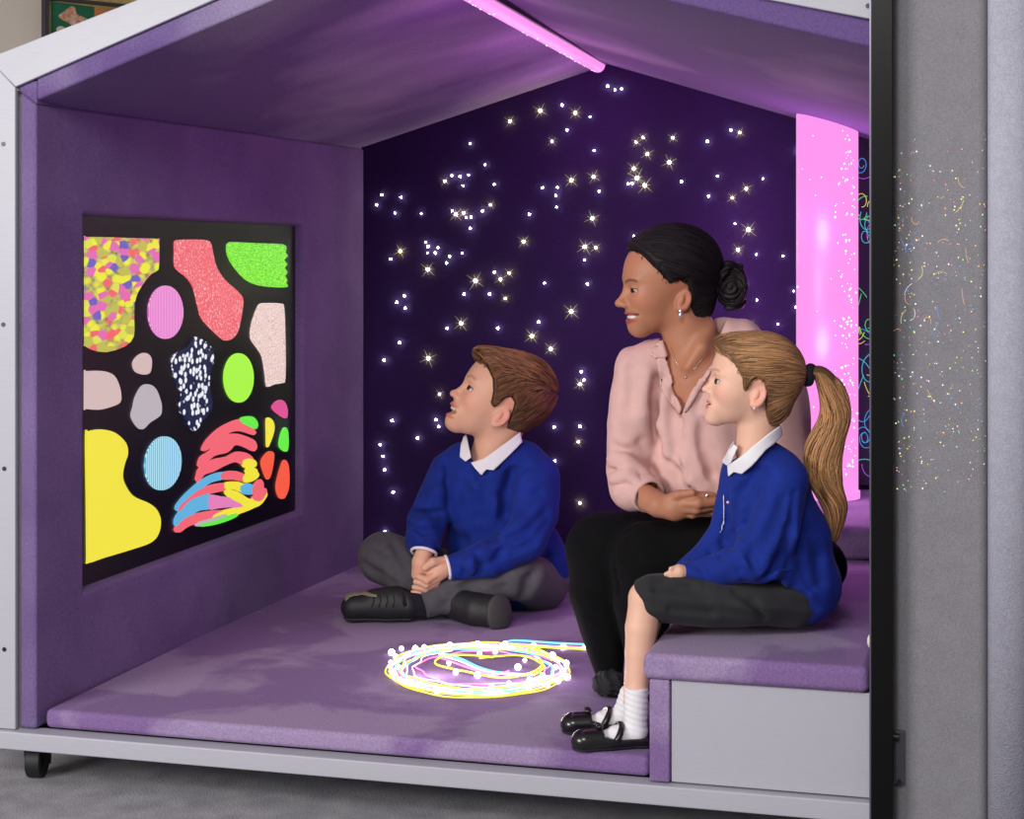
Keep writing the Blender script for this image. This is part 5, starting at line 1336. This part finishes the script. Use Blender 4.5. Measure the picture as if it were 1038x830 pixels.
    t.chain([L(792, 564, 34), L(700, 552, 34), L(612, 556, 26)], [40, 37, 38], 10)
    t.chain([L(612, 558, 26), L(606, 600, 24), L(618, 684, 18)], [36, 30, 14.5], 8)
    t.chain([L(800, 572, -15), L(725, 562, -18), L(659, 568, -16)], [42, 39, 38], 10)
    t.chain([L(658, 570, -16), L(652, 610, -14), L(655, 684, -4)], [37, 30, 17], 8)
    t.displace(lambda X, Y, Zc: .8*vnoise(X, Y, Zc, .05, 9))
    crease(t, fr, [(632, 540), (650, 530), (680, 524)], 2, 10); crease(t, fr, [(622, 560), (628, 600), (630, 640)], 1.5, 8)
    t.half([0, 0, fr.zat(.4345*S)], [0, 0, -1], 1) if False else None
    vobj('trousers', t, fr, M_blackcloth, R0)
    rv = Vol(L(590, 725, 0)-[0, 45, 0], L(645, 668, 0)+[0, 50, 0], 1.2); rc = L(617.5, 692.5, -2)
    rv.ell(rc, (16.5, 18, 13), 4)
    rv.displace(lambda X, Y, Zc: 1.6*np.sin(.55*X+.4*Zc+2*vnoise(X, Y, Zc, .12, 1))*np.sin(.5*Zc-.3*Y)); vobj('ankle_ruffle', rv, fr, simple('black_gauze', rgb(34, 34, 38), .9, bump=.6, bscale=500), R0)
    for (ax, ay, az) in ((617, 690, 14), (656, 692, -6)):
        zf = fr.zat(.1862*S)
        sv = Vol(L(ax-50, 730, az)-[0, 40, 0], L(ax+40, 660, az)+[0, 50, 0], 1.5); A_ = L(ax, ay, az); A_[2] = zf+13
        sv.chain([A_+[6, 8, 0], A_+[5, -2, -1], A_+[4, -14, -5]], [11, 11, 8.5], 6); sv.half([0, 0, zf+.8], [0, 0, -1], 1); vobj('shoe', sv, fr, M_shoe, R0)
make_woman()

# ------------------------------------------------------------------ GIRL
def make_girl():
    fr = Frame(750, 3.11); L = fr.L
    R0 = person(fr, 780, 632, 20, 'girl with long blonde ponytail in blue cardigan and grey skirt sitting on the bench edge')
    hd = Head(fr, 758, 387.5, -20, 95, math.radians(5), math.radians(9), child=1, nose=(.440, -.145), nose_r=.034, muz=.285, lipr=.8, eye_z=-.035, lid=.027, lidz=.0, open=.012, mz=-.292, mx=.368, mw=.115, smile=.35, jaw=.97, chinx=.300, chinz=-.435, ear=(-.10, -.105, 1.12), ear_y=.300, gaze=(1, .30, .1), eye_x=.302)
    v = Vol(L(700, 480, -20)-[0, 60, 0], L(815, 330, -20)+[0, 62, 0], 1.0)
    hd.add(v); v.chain([L(770, 412, -16), L(765, 458, -13)], [20.5, 19], 8); v.ell(L(768, 482, -10), (24, 14, 16), 8)
    parts = [v.mesh()]
    vh = Vol(L(655, 610, -60), L(712, 560, 10), .9)
    vh.chain([L(698, 580, -28), L(688, 580, -32), L(680, 583, -34)], [7, 7.5, 5.5], 3)
    for k in range(4): vh.chain([L(684, 579+k*2.2, -36+k*3), L(675, 582+k*1.6, -37+k*3)], [2.7, 2.2], 1)
    vh.chain([L(688, 575, -32), L(680, 576.5, -37)], [2.8, 2.3], 1)
    parts.append(vh.mesh())
    vb = Vol(L(590, 765, -40)-[0, 60, 0], L(870, 455, 0)+[0, 90, 0], 2.2)
    vb.ell(L(775, 500, -10), (38, 24, 42), 10); vb.ell(L(795, 575, 0), (40, 30, 50), 10)
    vb.chain([L(790, 490, -32), L(778, 560, -42), L(698, 580, -28)], [15, 13, 6.5], 8)
    vb.chain([L(752, 490, 12), L(735, 550, 14), L(700, 575, -18)], [14, 12, 6.5], 8)
    vb.d += 4.5; vb.chain([L(706, 579, -28), L(696, 580, -28)], [6.5, 6.5], 3)
    vb.chain([L(795, 606, -8), L(716, 606, -24), L(655, 606, -34)], [20, 18, 17.5], 8)
    vb.chain([L(655, 607, -34), L(650, 636, -37), L(648, 662, -39), L(646, 696, -43), L(645, 728, -44)], [17, 15.8, 14.2, 10.8, 10], 3)
    vb.chain([L(795, 604, 20), L(716, 604, 12), L(662, 606, 2)], [19, 17, 16], 6)
    vb.chain([L(660, 604, 2), L(650, 650, 0), L(640, 712, -4)], [17, 15, 9], 8)
    parts.append(vb.mesh()); V, F = joinm(parts)
    mobj('body', V, F, fr, M_skin, R0, skin(hd, rgb(228, 180, 156), rgb(204, 116, 112), rgb(168, 126, 96), rgb(236, 158, 142), brow=(.105, .010), earc=rgb(232, 156, 140)[:3]))
    hd.eyes(R0, (.07, .05, .04), EYE)
    hl = [(-.52, -.46), (-.36, -.50), (-.28, -.46), (-.23, -.34), (-.18, -.12), (-.13, .03), (-.05, .05), (.00, .00), (.03, -.12), (.06, -.12), (.10, .03), (.17, .12), (.26, .19), (.35, .24), (.6, .28)]
    def ex(d, x, y, z):
        d = smin(d, ellf(x-.22, y, z-.34, (.18, .22, .10)), .08)
        d = smin(d, ellf(x+.24, y, z+.15, (.22, .23, .26)), .1)
        return smin(d, ellf(x+.16, y, z-.16, (.38, .32, .34)), .1)
    f = hd.hair_field(.035, hl, .08, -.05, ex)
    hv = Vol(hd.c-75, hd.c+75, 1.3); hv.op(lambda X, Y, Zc: f(X, Y, Zc), hv.lo, hv.lo+np.array(hv.n)*hv.h, 0, 'u', 0)
    Vh, Fh = hv.mesh(); rn = np.random.RandomState(12); N = 5200
    seeds = scalp(rn, 11000)
    keep = seeds[:, 2] > np.interp(seeds[:, 0], [p[0] for p in hl], [p[1] for p in hl])+.045; seeds = seeds[keep]
    tie = hd.inv(L(818, 380, -14))
    def flow(P, t):
        D = tie-P; D /= np.maximum(np.linalg.norm(D, axis=1), .05)[:, None]
        return D+.10*np.stack([vnoise(P[:, 0], P[:, 1], P[:, 2], 10, k) for k in (1, 2, 3)], 1)+np.array([0, 0, .05])
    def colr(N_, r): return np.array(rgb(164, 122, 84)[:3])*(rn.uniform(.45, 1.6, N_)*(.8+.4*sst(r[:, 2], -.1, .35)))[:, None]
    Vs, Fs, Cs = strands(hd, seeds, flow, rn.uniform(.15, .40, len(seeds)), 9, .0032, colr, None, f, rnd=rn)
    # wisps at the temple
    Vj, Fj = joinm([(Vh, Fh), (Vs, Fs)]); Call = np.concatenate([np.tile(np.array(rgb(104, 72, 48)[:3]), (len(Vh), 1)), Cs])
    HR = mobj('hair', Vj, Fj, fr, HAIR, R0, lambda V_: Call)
    # ponytail: core volume plus long strands
    axis = [np.array(L(*p)) for p in ((818, 381, -14), (830, 378, -13), (841, 392, -12), (846, 420, -12), (836, 452, -12), (837, 485, -12), (847, 515, -12), (846, 548, -10))]
    rad = [5, 9, 13, 14.5, 18, 17, 12, 3]
    pv = Vol(L(805, 560, -12)-[0, 30, 0], L(868, 365, -12)+[0, 34, 0], 1.3); SP_ = spline([Vector(a) for a in axis], 5); pv.chain([np.array(list(p)) for p in SP_], list(np.interp(np.linspace(0, 7, len(SP_)), range(8), rad)*.78), 3)
    Vp, Fp = pv.mesh()
    A3 = [Vector(a) for a in axis]; SP = spline(A3, 6); ns = len(SP); rs = np.interp(np.linspace(0, 7, ns), range(8), rad)
    SPn = np.array([list(p) for p in SP]); Vl, Fl, Cl = [], [], []; cnt = 0
    rr = np.random.RandomState(5); base = np.array(rgb(168, 124, 82)[:3])
    for k in range(900):
        th = rr.uniform(0, 6.28); q = rr.uniform(.82, 1.05); tw = rr.uniform(-.5, .5); wv = rr.uniform(0, 6.28); i0 = rr.randint(0, 8); i1 = ns-rr.randint(0, 12); 
        idx = np.arange(i0, i1); a = th+tw*idx/ns+.25*np.sin(idx*.35+wv*.3); rrr = rs[idx]*q*(1+.10*np.sin(3*a+idx*.15))
        pts = SPn[idx]+np.stack([np.cos(a)*rrr, np.sin(a)*rrr*.85, 0*a+.4*np.sin(idx+wv)], 1)
        T = np.gradient(pts, axis=0); T /= np.linalg.norm(T, axis=1)[:, None]; n1 = np.stack([np.cos(a), np.sin(a), 0*a], 1); n2 = np.cross(T, n1); n2 /= np.linalg.norm(n2, axis=1)[:, None]
        w = .55*np.minimum(1, (len(idx)-1-np.arange(len(idx)))/6.+.15)[:, None]
        V3 = np.stack([pts+w*n1, pts+w*1.1*(-.5*n1+.87*n2), pts+w*1.1*(-.5*n1-.87*n2)], 1).reshape(-1, 3)
        m = len(idx); I = np.arange(m*3).reshape(m, 3)+cnt
        for s_ in range(3): Fl.append(np.stack([I[:-1, s_], I[1:, s_], I[1:, (s_+1) % 3], I[:-1, (s_+1) % 3]], 1))
        cnt += m*3; Vl.append(V3); cc = base*rr.uniform(.35, 1.75); Cl.append(np.tile(cc, (m*3, 1)))
    Vl = np.concatenate(Vl); Fl = np.concatenate(Fl); Cl = np.concatenate(Cl)
    Vj2, Fj2 = joinm([(Vp, Fp), (Vl, Fl)]); C2 = np.concatenate([np.tile(base*.35, (len(Vp), 1)), Cl]); mobj('ponytail', Vj2, Fj2, fr, HAIR, R0, lambda V_: C2)
    # scrunchie
    sc = Vol(L(819, 380, -14)-22, L(819, 380, -14)+22, .9); c = L(820, 380, -14)
    for i in range(16):
        a = 2*math.pi*i/16; sc.ell(c+np.array([1.5*math.sin(2*a)+.8*math.sin(a)*2, math.cos(a)*7.5, math.sin(a)*8.5]), (4.6, 3.4, 3.4), 1.5)
    vobj('scrunchie', sc, fr, simple('black_crochet', rgb(26, 30, 36), .8, bump=.5, bscale=600), R0)
    bm = bmesh.new(); ball(bm, Vector(fr.W(hd.P(-.075, .325, -.235))), 1.3*fr.s, 8, 6); bm2('ear_stud', bm, simple('pearl', rgb(238, 226, 222), .2), R0, True)
    # cardigan
    j = Vol(L(672, 650, 0)-[0, 85, 0], L(872, 432, 0)+[0, 95, 0], 1.8)
    j.ell(L(778, 500, -8), (43, 32, 46), 10); j.ell(L(790, 548, -2), (53, 37, 50), 16); j.ell(L(806, 592, 2), (47, 42, 42), 14)
    j.chain([L(752, 478, 8), L(772, 468, -12), L(792, 478, -22)], [20, 24, 22], 10)
    j.chain([L(795, 486, -30), L(786, 530, -42), L(770, 566, -44)], [25, 24, 24], 4)
    j.chain([L(770, 566, -44), L(734, 575, -36), L(699, 580, -28)], [23, 17, 10.5], 4)
    j.chain([L(748, 492, 10), L(735, 540, 10), L(718, 562, 2), L(694, 577, -14)], [18, 17, 16, 10], 8)
    j.half([0, 0, fr.zat(.4345*S)+1], [0, 0, -1], 1.5)
    npz = lp(fr, [(722, 440), (733, 458), (740, 474), (748, 468), (764, 454), (792, 434), (792, 415), (722, 415)], -20)
    yc = 60
    j.op(lambda X, Y, Zc: np.maximum(poly2(X[:, 0, :], Zc[0, 0][None, :], npz)[:, None, :]+0*Y, np.abs(Y)-yc), L(722, 494, -20)-[0, 60, 0], L(800, 425, -20)+[0, 60, 0], 2, 's')
    j.displace(lambda X, Y, Zc: .9*vnoise(X, Y, Zc, .045, 12)+.5*vnoise(X, Y, Zc, .1, 15))
    for P, r, k in (([(776, 480), (764, 500), (756, 520)], 2.6, 12), ([(768, 478), (752, 500), (748, 530)], 2.2, 12), ([(755, 530), (742, 542), (740, 556)], 2.2, 9), ([(745, 552), (758, 560), (764, 572)], 2.2, 9), ([(722, 560), (735, 566), (748, 580)], 2.0, 9),
                    ([(795, 505), (785, 535), (770, 555)], 1.8, 14), ([(800, 540), (790, 570), (775, 588)], 2.6, 12), ([(775, 592), (795, 600), (815, 612)], 2.2, 10), ([(790, 585), (805, 592), (822, 598)], 1.6, 9), ([(700, 572), (710, 574), (716, 584)], 1.4, 7), ([(738, 500), (736, 530), (732, 550)], 1.6, 8), ([(820, 540), (830, 565), (832, 590)], 1.8, 12)):
        crease(j, fr, P, min(r*1.0, 2.3), k*1.1, sink=-.3)
    for P in ([(772, 490), (758, 512), (752, 530)], [(750, 540), (752, 556), (758, 570)], [(728, 562), (740, 570), (746, 584)], [(786, 580), (804, 590), (820, 604)], [(806, 545), (800, 572), (796, 590)]): crease(j, fr, P, 2.0, 12, 'u', 1.4)
    for P, r in (([(806, 500), (802, 535), (792, 564), (778, 582)], 3.2), ([(752, 556), (762, 566), (768, 580)], 2.6), ([(800, 598), (815, 606), (828, 618)], 2.4)): crease(j, fr, P, r, 7, sink=.6)
    J = vobj('cardigan', j, fr, M_blue, R0)
    # bench side pocket seam, white piping, button
    st = patch(j, fr, [(732, 503), (734.3, 503), (735, 520), (734.5, 533), (731, 543), (729, 542), (732, 532), (732.6, 518)], .9, .8, -20, -80, 20); vobj('piping', st, fr, M_white, J)
    z = front(j, fr, 738, 509); bm = bmesh.new(); ball(bm, Vector(fr.W(L(738, 509, (z or -35)-.5))), 1.5*fr.s, 8, 6, (1.3, .5, .9)); bm2('badge', bm, simple('pale_pink', rgb(230, 190, 205), .6), J, True)
    pk_ = []
    for x, y in ((790, 578), (808, 576), (812, 582), (811, 590), (809, 600)):
        z = front(j, fr, x, y)
        if z is not None: pk_.append(Vector(fr.W(L(x, y, z-.1))))
    bm = bmesh.new(); tube(bm, pk_, .0007, 6); bm2('pocket_seam', bm, M_blue, J, True)
    cb = Vol(L(722, 505, -20)-[0, 55, 0], L(808, 420, -20)+[0, 55, 0], .9)
    cb.chain([L(770, 420, -16), L(764, 460, -14)], [21, 24], 8); cb.ell(L(778, 500, -8), (43, 32, 46), 10); cb.chain([L(752, 478, 8), L(772, 468, -12), L(792, 478, -22)], [20, 24, 22], 10)
    c1 = patch(cb, fr, [(744, 449), (739, 456), (733, 466), (731, 471.5), (737, 473), (741, 469), (744, 461), (748, 452)], 1.8, 1.3, -20, -80, 8)
    c2_ = patch(cb, fr, [(790, 430.5), (778, 438), (764, 449), (753, 459), (741, 469), (737, 473), (738, 484), (744, 478), (752, 479), (762, 470), (776, 454), (795, 440)], 1.8, 1.3, -20, -80, 8)
    vobj('collar', c1, fr, M_white, R0); vobj('collar', c2_, fr, M_white, R0)
    # skirt
    k_ = Vol(L(632, 650, -20)-[0, 75, 0], L(860, 560, 0)+[0, 90, 0], 1.8)
    k_.chain([L(800, 606, -8), L(720, 607, -24), L(660, 606, -32)], [27, 27, 23.5], 12); k_.chain([L(800, 604, 24), L(718, 602, 14), L(664, 604, 4)], [27, 26, 22], 12)
    k_.ell(L(798, 600, 6), (46, 42, 32), 12)
    k_.ell(L(730, 607, -16), (75, 34, 24), 10)
    hA, hB = L(644, 592, -30), L(668, 632, -30); hn = np.array([-(hB-hA)[2], 0, (hB-hA)[0]]); 
    if hn[0] > 0: hn = -hn
    k_.half(hA, hn, 1.5); k_.half([0, 0, fr.zat(.4345*S)+1], [0, 0, -1], 2)
    k_.displace(lambda X, Y, Zc: .7*vnoise(X, Y, Zc, .06, 22)+.8*np.sin(.35*Zc+.05*X+vnoise(X, Y, Zc, .04, 5)))
    for P, r, k in (([(665, 598), (700, 596), (745, 604)], 2.0, 10), ([(680, 618), (720, 622), (770, 616)], 2.2, 9), ([(745, 600), (762, 610), (775, 626)], 1.8, 8), ): crease(k_, fr, P, min(r, 1.6), k, sink=-.5)
    vobj('skirt', k_, fr, M_skirt, R0)
    # socks
    zf = fr.zat(.1862*S)
    def foot(ankle, toe, calf, hgt):
        A_ = np.array(ankle); T_ = np.array(toe); A_[2] = zf; T_[2] = zf; u = T_-A_; Lf = np.linalg.norm(u); u /= Lf; w = np.array([u[1], -u[0], 0])
        so = Vol(np.minimum(A_, T_)-[28, 28, 2], np.maximum(A_, T_)+[32, 28, hgt+14], 1.1)
        so.chain([A_+[0, 0, 14], A_+u*Lf*.35+[0, 0, 11]], [11.5, 9], 8); so.chain([np.array(calf), A_+[0, 0, 16]], [11.8, 11.3], 4)
        so.half(calf, np.array(calf)-(A_+[0, 0, 16]), 1.5); so.cone(A_+u*Lf*.3+[0, 0, 12], A_+u*Lf*.75+[0, 0, 7], 9.5, 6.5, 6)
        so.displace(lambda X, Y, Zc: .35*np.sin(1.1*Zc+.3*X)*(Zc > zf+16)); vobj('sock', so, fr, M_white, R0)
        sv = Vol(np.minimum(A_, T_)-[30, 30, 3], np.maximum(A_, T_)+[34, 30, 34], 1.0)
        sv.chain([A_-u*9+[0, 0, 11], A_+u*Lf*.5+[0, 0, 9.5], A_+u*Lf*.92+[0, 0, 9]], [14, 14, 13.5], 6, flat=(1, 1, .85)); sv.ell(A_-u*8+[0, 0, 12], (14, 14, 15), 5)
        # cut the opening
        sv.op(lambda X, Y, Zc: (lambda s_, h_: np.maximum(np.maximum(10.5+0*s_-h_, s_-(Lf*.60)), -30-s_))((X-A_[0])*u[0]+(Y-A_[1])*u[1], Zc-zf+0*X-np.clip(((X-A_[0])*u[0]+(Y-A_[1])*u[1])/Lf-.35, 0, 1)*14), sv.lo, sv.lo+np.array(sv.n)*sv.h, 2.5, 's')
        sv.half([0, 0, zf+.8], [0, 0, -1], 1); SH = vobj('shoe', sv, fr, M_shoe, R0)
        # strap over the instep
        bm = bmesh.new(); pts = []
        q = A_+u*Lf*.33
        for i in range(15):
            t = math.pi*i/14; pts.append(Vector(fr.W(q+w*math.cos(t)*13.0*(1 if abs(math.cos(t)) < .9 else 1)+np.array([0, 0, 9+math.sin(t)*13.5])+u*(5-math.sin(t)*9))))
        tube(bm, pts, 3.3*fr.s, 8); bm2('strap', bm, M_shoe, SH, True)
        bm = bmesh.new(); q = A_+u*Lf*.66+np.array([0, 0, 22.0])
        for sgn in (-1, 1): ball(bm, Vector(fr.W(q+w*sgn*3.6+[0, 0, .6])), 3.6*fr.s, 10, 8, (1, .9, .6))
        ball(bm, Vector(fr.W(q)), 1.9*fr.s, 8, 6); bm2('bow', bm, M_shoe, SH, True)
        ol = Vol(sv.lo, sv.lo+np.array(sv.n)*sv.h, 1.0); n0 = [min(ol.n[i], sv.n[i]) for i in range(3)]; ol.d[:n0[0], :n0[1], :n0[2]] = sv.d[:n0[0], :n0[1], :n0[2]]-1.1; ol.half([0, 0, zf+3.4], [0, 0, 1], .5); ol.half([0, 0, zf+.4], [0, 0, -1], .5); vobj('sole', ol, fr, simple('black_sole', rgb(30, 30, 32), .7), SH)
    foot(L(644, 745, -48), L(588, 748, -60), L(645, 697, -46), 62)
    foot(L(632, 728, 6), L(577, 733, 0), L(641, 700, 2), 40)
make_girl()
